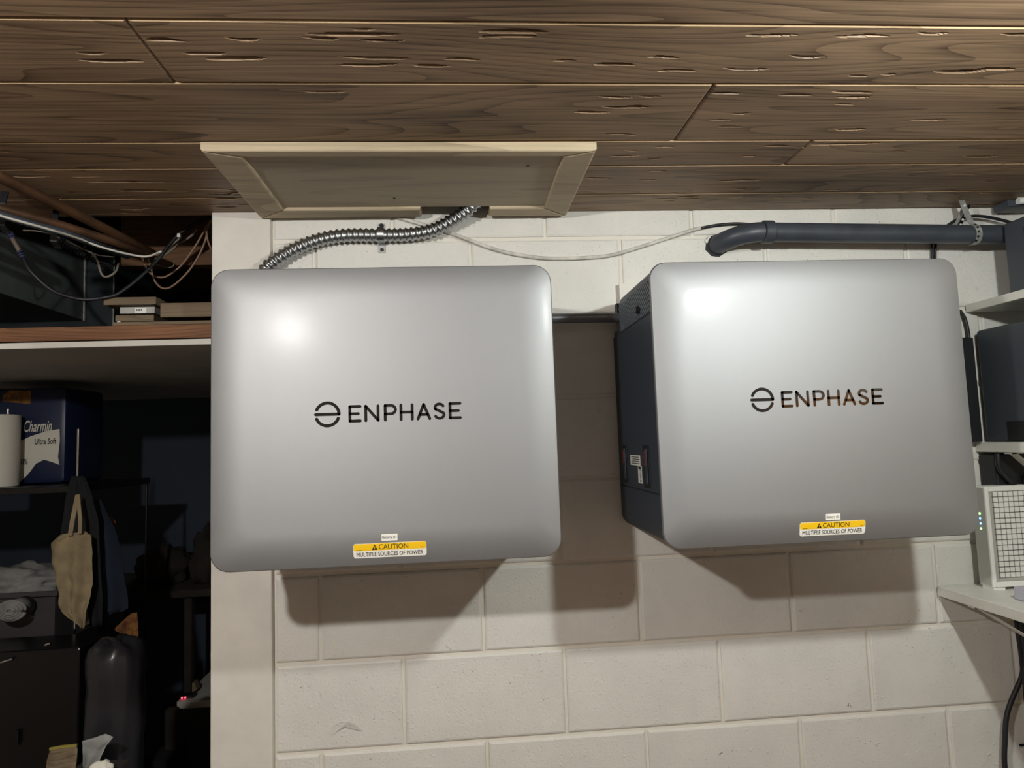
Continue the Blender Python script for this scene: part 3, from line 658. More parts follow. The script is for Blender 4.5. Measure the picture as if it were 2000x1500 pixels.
# thin black cables dropping behind the right battery
for xx, rr_, lb in ((1819.5, .0032, 'left one of two thin black cables dropping behind the right battery top'), (1826, .0036, 'right one of two thin black cables dropping behind the right battery top')):
    a = Vector((xx, 0, 0))
cable('drop_cable', [(1.4870, -0.0140, 2.1272), (1.4865, -0.0120, 2.1015), (1.4849, -0.0120, 2.0723), (1.4817, -0.0120, 2.0142)], .0032, 'rubber', 'left one of the pair of thin black cables dropping behind the right battery', group='cables behind the right battery')
cable('drop_cable', [(1.5003, -0.0180, 2.1317), (1.4972, -0.0140, 2.1066), (1.4939, -0.0120, 2.0722), (1.4892, -0.0120, 2.0140)], .0036, 'darkmetal', 'right one of the pair of thin dark cables dropping behind the right battery', group='cables behind the right battery')
cable('looped_cable', [(1.5508, -0.0120, 1.9174), (1.5636, -0.0120, 1.8941), (1.5677, -0.0140, 1.8606), (1.5674, -0.0140, 1.8276), (1.5622, -0.0140, 1.8049), (1.5554, -0.0140, 1.7823)], .0048, 'rubber', 'black cable bulging out beside the right edge of the right battery')
tag(MB().box(1.470, 1.566, -.034, -.002, 1.552, 1.838, .003).build('wall_slab', 'bodydark'), 'flat black slab on the wall between the right battery and the charcoal cabinet', 'box')  # black slab filling the dark upright strip beside the right battery

# ================================================================ SHELVES ON THE RIGHT
def shelf(x0, z1, th, y0, label, ystrut, low):
    t = thing('wall_shelf', (x0, -.3, z1), label, 'shelf', 'white shelves on the right wall')
    MB().box(x0, 1.849, y0, -.002, z1-th, z1, .0018).build('board', 'shelf', t)
    for yc in ystrut:
        P0 = Vector((x0+.018, yc, z1-th-.003)); P1 = Vector((1.842, yc, z1-th-low))
        b = MB(); b.strip([P0+Vector((-.012, 0, .001)), P0, P0.lerp(P1, .5), P1], .022, .004, (0, 1, 0)); b.build('bracket_brace', 'shelf', t)
        MB().box(x0+.004, 1.846, yc-.011, yc+.011, z1-th-.0045, z1-th-.0005).build('bracket_arm', 'shelf', t)
        MB().box(1.843, 1.849, yc-.011, yc+.011, z1-th-low-.02, z1-th-.004).build('bracket_leg', 'shelf', t)
    return t
shelf(1.577, 1.934, .022, -.80, 'top white shelf at the right edge, carrying a black device', (-.62,), .2)
shelf(1.568, 1.551, .026, -.80, 'middle white shelf at the right edge, under the charcoal cabinet', (-.105, -.62), .235)
shelf(1.421, 1.172, .026, -.80, 'lowest white shelf at the right, carrying the white router', (-.115, -.62), .26)
# top device
bt = thing('black_device', (1.70, -.2, 1.934), 'black box device standing on the top shelf', 'device')
DX = (1.6186, -0.1070, 2.0436)[0]
MB().box(DX, 1.80, -.42, -.107, 1.936, (1.6291, -0.1070, 2.1301)[2], .006).build('case', 'blackbox', bt)
MB().box(DX-.0015, DX+.0005, -.175, -.172, 1.95, 2.10).build('seam', 'slot', bt)
# charcoal cabinet
bc = thing('charcoal_cabinet', (1.70, -.25, 1.551), 'large charcoal box with rounded corners on the middle shelf', 'box')
MB().box(1.583, 1.84, -.55, -.022, 1.553, 1.857, .008).build('case', 'blackbox', bc)
MB().box(1.5815, 1.5835, -.30, -.10, 1.556, 1.605).build('recess_plate', 'bodydark', bc)
# black things hanging under the middle shelf
tag(MB().box(1.572, 1.700, -.062, -.004, 1.400, 1.518, .004).build('power_adapter', 'bodydark'), 'black box hanging on the wall under the middle shelf, behind the brace', 'box')
cable('adapter_cable', [(1.5685, -0.0750, 1.5211), (1.5702, -0.0750, 1.4822), (1.5956, -0.0750, 1.4504), (1.6317, -0.0750, 1.4115), (1.645, -.070, 1.452), (1.66, -.066, 1.4405)], .006, 'rubber', 'black cable slanting down under the middle shelf beside the white brace')
# white router
rt = thing('router', (1.60, -.065, 1.173), 'white router with four status lights and a gridded front on the lowest shelf', 'router')
rx0, rx1, ry0, ry1, rz0, rz1 = 1.512, 1.72, -.088, -.042, 1.180, 1.438
fr_ = MB(); fr_.box(rx0, rx1, ry0+.010, ry1, rz0, rz1, .003); fr_.build('case', 'plasticwhite', rt)
fr_ = MB(); fr_.box(rx0, rx0+.011, ry0, ry0+.0095, rz0, rz1, .002).box(rx1-.011, rx1, ry0, ry0+.0095, rz0, rz1, .002).box(rx0+.0112, rx1-.0112, ry0, ry0+.0095, rz1-.014, rz1, .002).box(rx0+.0112, rx1-.0112, ry0, ry0+.0095, rz0, rz0+.014, .002)
fr_.build('front_frame', 'plasticwhite', rt)
gp = MB().box(rx0+.012, rx1-.012, ry0+.006, ry0+.0098, rz0+.0145, rz1-.0145).build('grille_panel', 'plasticgrey', rt)
b = MB()
for i in range(12):
    for j in range(16):
        xa = rx0+.026+i*.0142; za = rz0+.024+j*.0138
        b.box(xa, xa+.0118, ry0+.0042, ry0+.0062, za, za+.0114)
o = b.build('grille_tiles', 'plasticwhite', gp); o['kind'] = 'stuff'
b = MB()
for i in range(13): b.box(rx0+.024+i*.0142, rx0+.0256+i*.0142, ry0+.0056, ry0+.0061, rz0+.022, rz1-.018)
for j in range(17): b.box(rx0+.022, rx1-.016, ry0+.0056, ry0+.0061, rz0+.022+j*.0138, rz0+.0238+j*.0138)
b.build('grille_slots', 'gap', gp)
MB().box(rx0+.004, rx0+.035, ry0+.004, ry1-.004, rz0-.0075, rz0-.0005).box(rx1-.035, rx1-.004, ry0+.004, ry1-.004, rz0-.0075, rz0-.0005).build('foot', 'plasticwhite', rt)
sp = MB().box(rx0-.0012, rx0-.0002, ry0+.004, ry1-.002, rz0+.004, rz1-.004).build('light_strip', 'plasticgrey', rt)
for q, mm_ in ((1.383, 'ledgreen'), (1.370, 'ledblue'), (1.357, 'ledblue'), (1.344, 'ledgreen')):
    q -= .016
    MB().tube([(rx0-.0011, -.066, q), (rx0-.0021, -.066, q)], .0028, 12).build('status_light', mm_, sp)
tag(MB().box(1.492, 1.60, -.30, -.175, 1.1735, 1.204, .002).build('plastic_box', 'clearbox'), 'low frosted plastic box on the lowest shelf in front of the router', 'box')
# cables below the lowest shelf
cable('hanging_cable', [(1.6039, -0.0500, 1.1046), (1.6006, -0.0500, 1.0472), (1.6065, -0.0450, 0.9803), (1.6087, -0.0400, 0.9460), (1.5975, -0.0340, 0.9122), (1.5782, -0.0300, 0.8731), (1.5614, -0.0300, 0.8354), (1.5518, -0.0300, 0.7845), (1.5439, -0.0300, 0.6957), (1.566, -.03, .55), (1.570, -.03, .30), (1.572, -.04, .012)], .0062, 'rubber', 'thick black cable hanging below the lowest shelf and down the wall', seg=12)
cable('hanging_cable', [(1.6004, -0.0700, 1.1045), (1.6020, -0.0650, 1.0513), (1.6078, -0.0600, 0.9849), (1.6038, -0.0550, 0.9320), (1.6070, -0.0500, 0.8146), (1.61, -.05, .6), (1.60, -.05, .3), (1.605, -.06, .014)], .0085, 'rubber', 'second black cable bundled beside the thick one under the lowest shelf', seg=10)
cable('hanging_cable', [(1.6149, -0.0300, 1.0964), (1.6140, -0.0300, 1.0475), (1.6178, -0.0300, 1.0012), (1.6233, -0.0320, 0.9621), (1.6266, -0.0350, 0.9107), (1.64, -.03, .75), (1.635, -.03, .35), (1.64, -.03, .010)], .0050, 'bodydark', 'leftmost thin black cable under the lowest shelf, behind the brace', seg=10)
tag(MB().tube([(1.6110, -0.0040, 0.7488), (1.6348, -0.0120, 0.7545)], .003, 8).build('wall_hook', 'darkmetal'), 'short dark metal hook on the wall at the lower right edge', 'hook')

# unseen brown cabinet, added to warm the reflection in the right battery's cover
cb = thing('added_cabinet', (1.64, -1.38, 0), 'unseen brown wooden cabinet added by the right wall for its warm reflection', 'cabinet')
MB().box(1.46, 1.845, -1.72, -1.04, .06, 1.72, .004).build('carcass', 'cabwood', cb)
for ya in (-1.715, -1.378):
    d_ = MB().box(1.442, 1.459, ya, ya+.333, .08, 1.71, .003).build('door', 'cabwood', cb)
    MB().tube([(1.43, ya+(.30 if ya < -1.5 else .033), .95), (1.43, ya+(.30 if ya < -1.5 else .033), 1.07)], .005, 10).build('handle', 'galv', d_)
MB().box(1.50, 1.84, -1.70, -1.06, .001, .0595).build('plinth', 'black', cb)

# ================================================================ LOFT OVER THE CLOSET (left)
lf = thing('loft_shelf', (-1.5, .9, 1.86), 'wooden loft platform with reddish beam and chipped white lower edge over the closet', 'platform')
BZ = (-0.7438, 0.0200, 1.8746)[2]
MB().box(-2.6, -.4645, .020, .058, BZ+.019, BZ+.0545, .0015).build('beam', 'beam', lf)
MB().box(-2.6, -.4645, .018, 1.749, BZ, BZ+.0155, .001).build('soffit_board', 'soffit', lf)
MB().box(-2.6, -.4645, .0165, .0178, BZ+.0005, BZ+.015).build('edge_strip', 'trimpaint', lf)
MB().box(-.72, -.475, .022, .056, BZ+.055, BZ+.064, .001).build('furring_strip', 'scrap', lf)
MB().box(-2.6, -.4645, .06, 1.749, BZ+.0205, BZ+.052).build('deck', 'scrap', lf)
DT = BZ+.052
# lumber resting on the loft
def board(name, a, b_, dep, th, m, label, lift=None):
    a = Vector(a); b_ = Vector(b_)
    o = MB().box(a.x, b_.x, a.y, a.y+dep, b_.z, a.z, .0012).build(name, m); return tag(o, label, 'lumber', 'lumber on the loft')
board('lumber_board', (-0.7531, 0.1000, 1.9721), (-0.6540, 0.1000, 1.9547), .7, 0, 'scrap', 'lowest grey board of the small lumber stack on the loft')
lb_ = board('lumber_board', (-0.7465, 0.1100, 1.9963), (-0.6560, 0.1100, 1.9784), .6, 0, 'soffit', 'middle pale board with a paper sticker on its end in the loft stack')
q0 = Vector((-0.7080, 0.1100, 1.9941)); q1 = Vector((-0.6773, 0.1100, 1.9795))
stk = MB().box(q0.x, q1.x, q0.y-.0006, q0.y-.0001, q1.z, q0.z-.001).build('sticker', 'labelwhite', None); stk.parent = lb_; stk.location = stk.location-lb_.location
for k in range(3):
    s_ = MB().box(q0.x+.004+k*.006, q0.x+.008+k*.006, q0.y-.0009, q0.y-.0006, q1.z+.006, q0.z-.004).build('print', 'inkgrey', None); s_.parent = stk; s_.location = s_.location-lb_.location-stk.location
board('lumber_board', (-0.7790, 0.0900, 2.0191), (-0.6448, 0.0900, 1.9985), .75, 0, 'scrap', 'topmost brown board of the small lumber stack on the loft')
board('lumber_plank', (-0.6286, 0.0800, 1.9989), (-0.4949, 0.0800, 1.9602), .9, 0, 'scrap', 'thick brown plank with torn lower edge on the loft beside the white post')
zz = Vector((-0.6540, 0.1000, 1.9547)).z; zp = Vector((-0.4949, 0.0800, 1.9602)).z; zl = Vector((-0.6560, 0.1100, 1.9784)).z; zt = Vector((-0.6448, 0.0900, 1.9985)).z
tag(MB().box(-.95, -.50, .42, .50, DT+.0005, zz-.0005).build('spacer_block', 'scrap'), 'wooden spacer lying under the loft lumber stack', 'lumber')
tag(MB().box(-.62, -.475, .52, .60, DT+.0005, zp-.0005).build('spacer_block', 'scrap'), 'wooden spacer lying under the thick loft plank', 'lumber')
tag(MB().tube([(-0.7353, 0.0750, 1.9410), (-0.7278, 0.0700, 1.9481)], .0045, 8).build('dowel_end', 'labelwhite'), 'small white peg at the left end of the loft lumber stack', 'peg')
# far joist
struct(MB().box((-0.8798, 0.3850, 2.2333)[0], -.30, .385, .43, 2.185, 2.48).build('trim_2', 'joist'))
struct(MB().box(-2.6, -.30, 1.10, 1.15, 2.28, 2.48).build('trim_3', 'joist'))
# air duct
dx = -1.10
ad = thing('air_duct', (-1.5, .35, 2.03), 'large dusty grey sheet metal air duct above the loft at the far left', 'duct')
dzb = (-1.0461, 0.6000, 2.0583)[2]; dzt = 2.33
b = MB(); b.box(-1.95, dx, .03, .60, dzb, dzt, .002); b.build('duct_body', 'duct', ad)
MB().box(dx+.0002, dx+.005, .590, .600, dzb-.004, dzt-.001, .001).build('flange', 'galvdull', ad)
cor = Vector((-1.0072, 0.6200, 2.0345))
MB().box(-1.96, cor.x, .605, .90, DT+.002, 2.31, .002).build('plenum_box', 'ductdark', ad)
MB().box(cor.x-.002, cor.x+.002, .602, .606, DT+.002, 2.30).build('corner_seam', 'galvdull', ad)
# pipes and cables above the loft
def zt_(*a): return a
tag(MB().tube([(-0.7893, -0.3659, 2.1900), (-0.7890, -0.3060, 2.1900), (-0.7568, -0.1032, 2.1850), (-0.7251, 0.1046, 2.1780), (-0.7080, 0.2185, 2.1720)], .0125, 14).build('copper_pipe', 'copper', smooth=True), 'upper brown copper pipe slanting under the ceiling at the far left', 'pipe', 'copper pipes above the loft')
tag(MB().tube([(-0.8615, -0.2566, 2.1500), (-0.8385, -0.2276, 2.1500), (-0.7755, -0.1104, 2.1500), (-0.7289, -0.0179, 2.1470), (-0.6750, 0.1131, 2.1400)], .0105, 14).build('copper_pipe', 'copper', smooth=True), 'lower brown copper pipe with black hangers above the air duct', 'pipe', 'copper pipes above the loft')
tag(MB().tube([(-0.8359, -0.2934, 2.1220), (-0.8120, -0.2674, 2.1220), (-0.7866, -0.2059, 2.1220), (-0.7548, -0.1501, 2.1220), (-0.6992, 0.0514, 2.1200)], .0085, 10).build('grey_pipe', 'pvc', smooth=True), 'grey pipe running just under the lower copper pipe', 'pipe')
cable('white_cable', [(-0.7938, -0.3553, 2.1050), (-0.7845, -0.3093, 2.1050), (-0.7580, -0.2526, 2.1050), (-0.7391, -0.1931, 2.1080), (-0.7343, -0.0992, 2.1180), (-0.7200, -0.0582, 2.1150), (-0.6820, -0.0111, 2.1100), (-0.6413, 0.0237, 2.1100), (-0.5914, -0.0036, 2.1150)], .0028, 'whitecable', 'long white cable strung under the copper pipes')
for a, b_, lb in (((-0.8412, -0.2022, 2.1650), (-0.7845, -0.2884, 2.1000), 'left black clip hanging from the copper pipe'), ((-0.8005, -0.0813, 2.1650), (-0.7392, -0.1808, 2.1000), 'right black clip hanging from the copper pipe')):
    tag(MB().strip([Vector(a)+Vector((0, -.006, .03)), Vector(a)+Vector((0, -.016, 0)), Vector((a[0], a[1]-.016, 2.115)), Vector((a[0], a[1]+.004, 2.105))], .014, .004, (1, .3, 0)).build('pipe_clip', 'rubber'), lb, 'clip', 'pipe clips')
# coax hose with connector
co = thing('coax_cable', (-0.9476, 0.0300, 2.1106), 'black coaxial cable with blue ringed metal connector looping below the duct pipes', 'cable')
MB().tube(spline([(-0.9477, 0.0300, 2.1133), (-0.9281, 0.0300, 2.0768), (-0.8886, 0.0500, 2.0326), (-0.8431, 0.0600, 2.0138), (-0.8074, 0.0700, 2.0098), (-0.7700, 0.0800, 2.0168), (-0.7399, 0.0900, 2.0295), (-0.6976, 0.1200, 2.0824), (-0.6640, 0.1500, 2.1402), (-0.6245, 0.1700, 2.2087), (-0.5865, 0.1800, 2.2428), (-0.5378, 0.1900, 2.2713)], 10), .0048, 10).build('cable', 'rubber', co, smooth=True)
cA, cB = Vector((-0.9818, 0.0300, 2.1783)), Vector((-0.9477, 0.0300, 2.1133))
MB().tube([cA.lerp(cB, .22), cA.lerp(cB, .74)], .0060, 14).build('connector', 'brass', co, smooth=True, ang=40)
for t0 in (.0, .09, .18, .76, .86, .95):
    MB().tube([cA.lerp(cB, t0), cA.lerp(cB, t0+.06)], .0075, 14).build('ring', 'bluering', co)
MB().tube(spline([(-1.0189, 0.0300, 2.2124), (-0.9960, 0.0300, 2.1933), (-0.9818, 0.0300, 2.1783)], 5), .0048, 10).build('cable', 'rubber', co, smooth=True)
# corrugated tube
ct = resample(spline([(-0.9209, 0.1000, 2.1887), (-0.8992, 0.1200, 2.1805), (-0.8631, 0.1400, 2.1588), (-0.8327, 0.1600, 2.1410), (-0.7987, 0.1800, 2.1225)], 12), .0018)
tag(MB().tube(ct, [.0125+.003*math.sin(2*PI*i*.0018/.0078) for i in range(len(ct))], 14).build('corrugated_tube', 'rubber', smooth=True), 'black corrugated tube in front of the duct below the copper pipes', 'tube')
WG = 'loose wires above the loft'
cable('loose_wire', [(-0.8177, 0.1000, 2.1452), (-0.8015, 0.1000, 2.1239), (-0.7931, 0.1000, 2.0929), (-0.7837, 0.1000, 2.0787), (-0.7692, 0.1000, 2.0799), (-0.7585, 0.1100, 2.0949), (-0.7606, 0.1300, 2.1230)], .0030, 'greywire', 'pale yellowish wire loop at the end of the corrugated tube', group=WG)
cable('loose_wire', [(-0.7704, 0.2000, 2.1989), (-0.7479, 0.2000, 2.1866), (-0.7335, 0.2000, 2.1626), (-0.7205, 0.2000, 2.1296), (-0.7021, 0.2000, 2.1070), (-0.6767, 0.2000, 2.0992), (-0.6500, 0.2000, 2.1107), (-0.6178, 0.2000, 2.1400), (-0.5840, 0.2000, 2.1906), (-0.5556, 0.2000, 2.2416), (-0.5400, 0.2000, 2.2687)], .0028, 'tan', 'upper tan wire of the two hanging loops beside the white post', group=WG)
cable('loose_wire', [(-0.7348, 0.1900, 2.1805), (-0.7151, 0.1900, 2.1654), (-0.7035, 0.1900, 2.1297), (-0.6919, 0.1900, 2.0881), (-0.6694, 0.1900, 2.0656), (-0.6414, 0.1900, 2.0725), (-0.5995, 0.1900, 2.1133), (-0.5687, 0.1900, 2.1635), (-0.5519, 0.1900, 2.2082), (-0.5477, 0.1900, 2.2352), (-0.5364, 0.1900, 2.2622)], .0028, 'tan', 'lower tan wire of the two hanging loops beside the white post', group=WG)
cable('loose_wire', [(-0.5469, 0.1800, 2.2260), (-0.5425, 0.1800, 2.1990), (-0.5340, 0.1800, 2.1750)], .0026, 'tan', 'short tan wire dropping along the white post edge', group=WG)
cable('loose_wire', [(-0.7183, 0.2100, 2.1637), (-0.6830, 0.2100, 2.1737), (-0.6548, 0.2100, 2.1975), (-0.6265, 0.2100, 2.2198)], .0036, 'greywire', 'upper grey wire of the bunch crossing the far joist', group=WG)
cable('loose_wire', [(-0.7085, 0.2200, 2.1558), (-0.6731, 0.2200, 2.1735), (-0.6375, 0.2200, 2.2033), (-0.6061, 0.2200, 2.2242), (-0.5875, 0.2200, 2.2454)], .0036, 'greywire', 'lower grey wire of the bunch crossing the far joist', group=WG)
cable('loose_wire', [(-0.9620, 0.0500, 2.1913), (-0.9303, 0.0500, 2.1896), (-0.8978, 0.0600, 2.1842), (-0.8859, 0.0800, 2.1779)], .0020, 'greywire', 'thin grey wire with a white tip left of the corrugated tube', group=WG)
cable('loose_wire', [(-0.8758, 0.0900, 2.1753), (-0.8416, 0.1000, 2.1568), (-0.8070, 0.1100, 2.1409), (-0.7743, 0.1300, 2.1404)], .0018, 'greywire', 'thin grey wire above the corrugated tube', group=WG)
cable('loose_wire', [(-0.7487, 0.2300, 2.1713), (-0.7128, 0.2300, 2.1496), (-0.6769, 0.2300, 2.1369), (-0.6583, 0.2300, 2.1397), (-0.6542, 0.2300, 2.1578)], .0016, 'greywire', 'hair thin dark wire curling under the far joist', group=WG)
tag(MB().box(*sorted(((-0.6217, 0.1700, 2.2146)[0], (-0.6133, 0.1700, 2.2057)[0])), .165, .172, *sorted(((-0.6133, 0.1700, 2.2057)[2], (-0.6217, 0.1700, 2.2161)[2]))).build('cable_tag', 'labelwhite'), 'tiny white tag on the black coaxial cable near the post', 'tag')

# ================================================================ CLOSET CONTENTS (left, mostly dark)
# storage rack
sr = thing('storage_rack', (-1.5, .7, 0), 'black metal storage rack with chrome post on the left in the dark closet', 'rack')
rxp = (-1.0594, 0.5050, 1.6184)[0]; zs1 = (-1.2187, 0.5600, 1.5078)[2]; zs2 = .985
MB().tube([(rxp, .505, 0), (rxp, .505, (-1.0607, 0.5050, 1.6871)[2])], .0048, 12).build('post', 'chrome', sr, smooth=True, ang=40)
for x, y in ((rxp, .98), (-2.05, .5), (-2.05, .98)):
    MB().tube([(x, y, 0), (x, y, 1.50)], .0048, 12).build('post', 'black', sr, smooth=True, ang=40)
for z in (zs1, zs2, .12):
    MB().box(-2.06, rxp+.008, .512, .99, z-.022, z, .002).build('shelf', 'black', sr)
# toilet paper pack
tpz = zs1+.001
a = Vector((-1.4217, 0.7000, 1.8418)); b2 = Vector((-1.2082, 0.7000, 1.8356))
tp = thing('toilet_paper_pack', ((a.x+b2.x)/2-.02, .8, tpz), 'blue plastic pack of toilet paper rolls on the rack top', 'toilet paper')
zt2 = Vector((-1.3273, 0.7000, 1.8444)).z
MB().box(a.x-.1, b2.x, .70, .96, tpz, zt2, .02).build('wrapper', 'blueplastic', tp, smooth=True, ang=40)
def flat(pts, name, m, par, th=.0012): return MB().prism(pts, 0, (0, th, 0)).build(name, m, par)
flat([(-1.3588, 0.6985, 1.6588), (-1.3222, 0.6985, 1.6752), (-1.2721, 0.6985, 1.6912), (-1.2282, 0.6985, 1.6968), (-1.2257, 0.6985, 1.6577), (-1.2313, 0.6985, 1.6013), (-1.2256, 0.6985, 1.5729), (-1.2528, 0.6985, 1.5845), (-1.2766, 0.6985, 1.5925), (-1.3031, 0.6985, 1.5794), (-1.3274, 0.6985, 1.5453), (-1.3584, 0.6985, 1.5150)], 'white_panel', 'paper', tp)
flat([(-1.3937, 0.6985, 1.8373), (-1.3261, 0.6985, 1.8335), (-1.3250, 0.6985, 1.7871), (-1.4161, 0.6985, 1.7970), (-1.4168, 0.6985, 1.8202)], 'orange_patch', 'orange', tp)
cxy = lambda q: (q[0], q[2])
def ptxt(s, l, r, h, mid, m, par, sh, bold=0.):
    l = Vector(l); r = Vector(r); return text('lettering', s, r.x-l.x, h, (l.x+r.x)/2, Vector(mid).z, lambda z: .6978, m, par, sh, bold)
ptxt('Charmin', (-1.3447, 0.6978, 1.7149), (-1.2519, 0.6978, 1.7118), .040, (-1.2974, 0.6978, 1.7098), 'paper', tp, .3, .012)
ptxt('Ultra Soft', (-1.3079, 0.6978, 1.6571), (-1.2371, 0.6978, 1.6546), .020, (-1.2742, 0.6978, 1.6559), 'navy', tp, .1, .012)
ptxt('24', (-1.3891, 0.6978, 1.8086), (-1.3689, 0.6978, 1.8080), .016, (-1.3790, 0.6978, 1.8083), 'black', tp, 0)
ptxt('50%', (-1.3598, 0.6978, 1.5886), (-1.3297, 0.6978, 1.5874), .020, (-1.3448, 0.6978, 1.5880), 'navy', tp, 0, .01)
# paper towel roll
pr = thing('paper_towel_roll', (0, 0, 0), 'white paper towel roll standing in front of the blue pack', 'paper roll')
q = Vector((-1.3017, 0.6000, 1.6262)); rad = .062; pz0 = tpz; pz1 = Vector((-1.3195, 0.5850, 1.7465)).z
pcx = q.x-1.24*rad
pr.location = (pcx, .62, pz0); ORG[pr.name] = Vector((pcx, .62, pz0))
MB().tube([(pcx, .62, pz0), (pcx, .62, pz0+.002), (pcx, .62, pz1-.002), (pcx, .62, pz1)], [rad-.002, rad, rad, rad-.002], 36).build('roll', 'paper', pr, smooth=True, ang=40)
MB().tube([(pcx, .62, pz1+.0002), (pcx, .62, pz1+.002)], .02, 20).build('core', 'scrap', pr)
tag(MB().tube([(-1.3842, 0.6600, 1.7745), (-1.3837, 0.6600, 1.7570)], .005, 12).build('bottle_cap', 'chrome'), 'small shiny knob just above the paper towel roll', 'knob')
bpy.data.objects['bottle_cap'].location.z = pz1+.0025; bpy.data.objects['bottle_cap'].location.x = pcx+.03; bpy.data.objects['bottle_cap'].location.y = .62
# tote bag
tb = thing('tote_bag', (-0.9982, 0.3900, 1.4333), 'beige canvas tote bag hanging from the rack post in the closet', 'bag')
sheet([((-1.0452, 0.3950, 1.3694), (-0.9763, 0.3950, 1.3739)), ((-1.0768, 0.3950, 1.3422), (-0.9613, 0.3950, 1.3610)), ((-1.0731, 0.3950, 1.3073), (-0.9560, 0.3950, 1.3092)), ((-1.0650, 0.3950, 1.2693), (-0.9537, 0.3950, 1.2638)), ((-1.0538, 0.3950, 1.2238), (-0.9515, 0.3950, 1.2185)), ((-1.0441, 0.3950, 1.1785), (-0.9552, 0.3950, 1.1813)), ((-1.0346, 0.3950, 1.1422), (-0.9619, 0.3950, 1.1442)), ((-0.9978, 0.3950, 1.1135), (-0.9658, 0.3950, 1.1176)), ((-0.9742, 0.3950, 1.0973), (-0.9668, 0.3950, 1.0939))], .012, .03, 18, 3, 2.0).build('bag_body', 'canvas', tb, smooth=True)
MB().strip([(-1.0061, 0.3720, 1.3662), (-1.0014, 0.3750, 1.4123), (-0.9989, 0.3850, 1.4566), (-0.9963, 0.3900, 1.4851)], .013, .003, (1, 0, .1)).build('strap', 'canvas', tb)
MB().strip([(-0.9786, 0.3720, 1.3710), (-0.9795, 0.3750, 1.4113), (-0.9901, 0.3850, 1.4562), (-0.9963, 0.3900, 1.4851)], .011, .003, (1, 0, .1)).build('strap', 'canvas', tb)
# dark coat and navy bag
tag(sheet([((-1.0507, 0.4550, 1.5392), (-1.0126, 0.4550, 1.5378)), ((-1.0675, 0.4550, 1.4689), (-0.9918, 0.4550, 1.4816)), ((-1.0775, 0.4550, 1.3676), (-0.9723, 0.4550, 1.4099)), ((-1.0629, 0.4550, 1.2428), (-0.9612, 0.4550, 1.2843)), ((-1.0275, 0.4550, 1.1181), (-0.9531, 0.4550, 1.1601)), ((-1.0119, 0.4550, 1.0836), (-0.9519, 0.4550, 1.0802))], .008, .018, 16, 5, 2.6).build('black_coat', 'coat', smooth=True), 'black coat hanging behind the beige tote bag', 'coat')
tag(sheet([((-1.0451, 0.5400, 1.4447), (-1.0074, 0.5400, 1.4594)), ((-1.0372, 0.5400, 1.3547), (-0.9598, 0.5400, 1.3512)), ((-1.0327, 0.5400, 1.2735), (-0.9381, 0.5400, 1.2690)), ((-1.0250, 0.5400, 1.1927), (-0.9242, 0.5400, 1.1715)), ((-1.0144, 0.5400, 1.1202), (-0.9171, 0.5400, 1.1101)), ((-0.9875, 0.5400, 1.1012), (-0.9327, 0.5400, 1.1014))], .012, .05, 16, 8, 2.0).build('navy_bag', 'navy', smooth=True), 'navy blue cloth bag hanging right of the beige tote', 'bag')
tag(sheet([((-1.0539, 0.6000, 1.4380), (-1.0442, 0.6000, 1.4392)), ((-1.0503, 0.6000, 1.4143), (-1.0112, 0.6000, 1.4093)), ((-1.0432, 0.6000, 1.3805), (-0.9880, 0.6000, 1.3781)), ((-1.0298, 0.6000, 1.3499), (-0.9941, 0.6000, 1.3516))], .006, .012, 10, 2, 2).build('patterned_cloth', 'orange', smooth=True), 'upper orange brown patterned cloth right of the black coat', 'cloth', 'patterned cloths')
tag(sheet([((-0.9354, 0.6000, 1.0804), (-0.9160, 0.6000, 1.0826)), ((-0.9672, 0.6000, 1.0526), (-0.9124, 0.6000, 1.0529)), ((-0.9894, 0.6000, 1.0310), (-0.9105, 0.6000, 1.0233)), ((-0.9603, 0.6000, 1.0163), (-0.9118, 0.6000, 1.0038))], .006, .02, 10, 6, 2).build('patterned_cloth', 'orange', smooth=True), 'lower orange brown patterned cloth at the foot of the navy bag', 'cloth', 'patterned cloths')
# laundry on the second shelf: tub, cloths
tubz = zs2+.001
lt = thing('laundry_tub', (-1.45, .74, tubz), 'grey plastic tub of laundry on the lower rack shelf', 'tub')
tx0, tx1 = -1.85, (-1.1855, 0.6200, 1.1681)[0]
ztub = (-1.2621, 0.6200, 1.1589)[2]
b = MB()
for (xa, xb, ya, yb) in ((tx0, tx1, .62, .626), (tx0, tx1, .93, .936), (tx0, tx0+.006, .6262, .9298), (tx1-.006, tx1, .6262, .9298)): b.box(xa, xb, ya, yb, tubz, ztub, .001)
b.box(tx0+.0062, tx1-.0062, .6262, .9298, tubz, tubz+.006); b.build('tub_body', 'tubgrey', lt)
MB().box(tx0-.01, tx1+.012, .608, .6195, ztub-.012, ztub+.004, .002).build('rim', 'tubgrey', lt)
c0 = Vector((-1.3566, 0.6800, 1.1980))
tag(blob((c0.x, .76, ztub+.01), (.14, .11, .065), 3, .35, 4, 2.6, ztub-.05).build('crumpled_cloth', 'greycloth', smooth=True), 'crumpled pale grey cloth on top of the laundry tub', 'cloth')
c1 = Vector((-1.2845, 0.5200, 1.1238))
for k in range(1):
    pts = []
rl = thing('rolled_towel', (c1.x, .53, c1.z-.03), 'rolled striped towel at the left edge below the laundry tub', 'towel')
for k in range(4):
    rr_ = .040-.009*k
    MB().tube([(c1.x-.10+.034*math.cos(t)*0+k*.001, .505-.002*k+.0*t, c1.z) if False else (c1.x+.02+rr_*math.cos(t)*1.05, .53-.003*k, c1.z+rr_*.72*math.sin(t)) for t in [2*PI*j/24 for j in range(24)]], .0052, 8).build('roll_layer', 'greycloth', rl, smooth=True)
MB().tube([(c1.x+.02, .523, c1.z), (c1.x+.02, .60, c1.z)], .030, 18).build('roll_core', 'greycloth', rl, smooth=True)
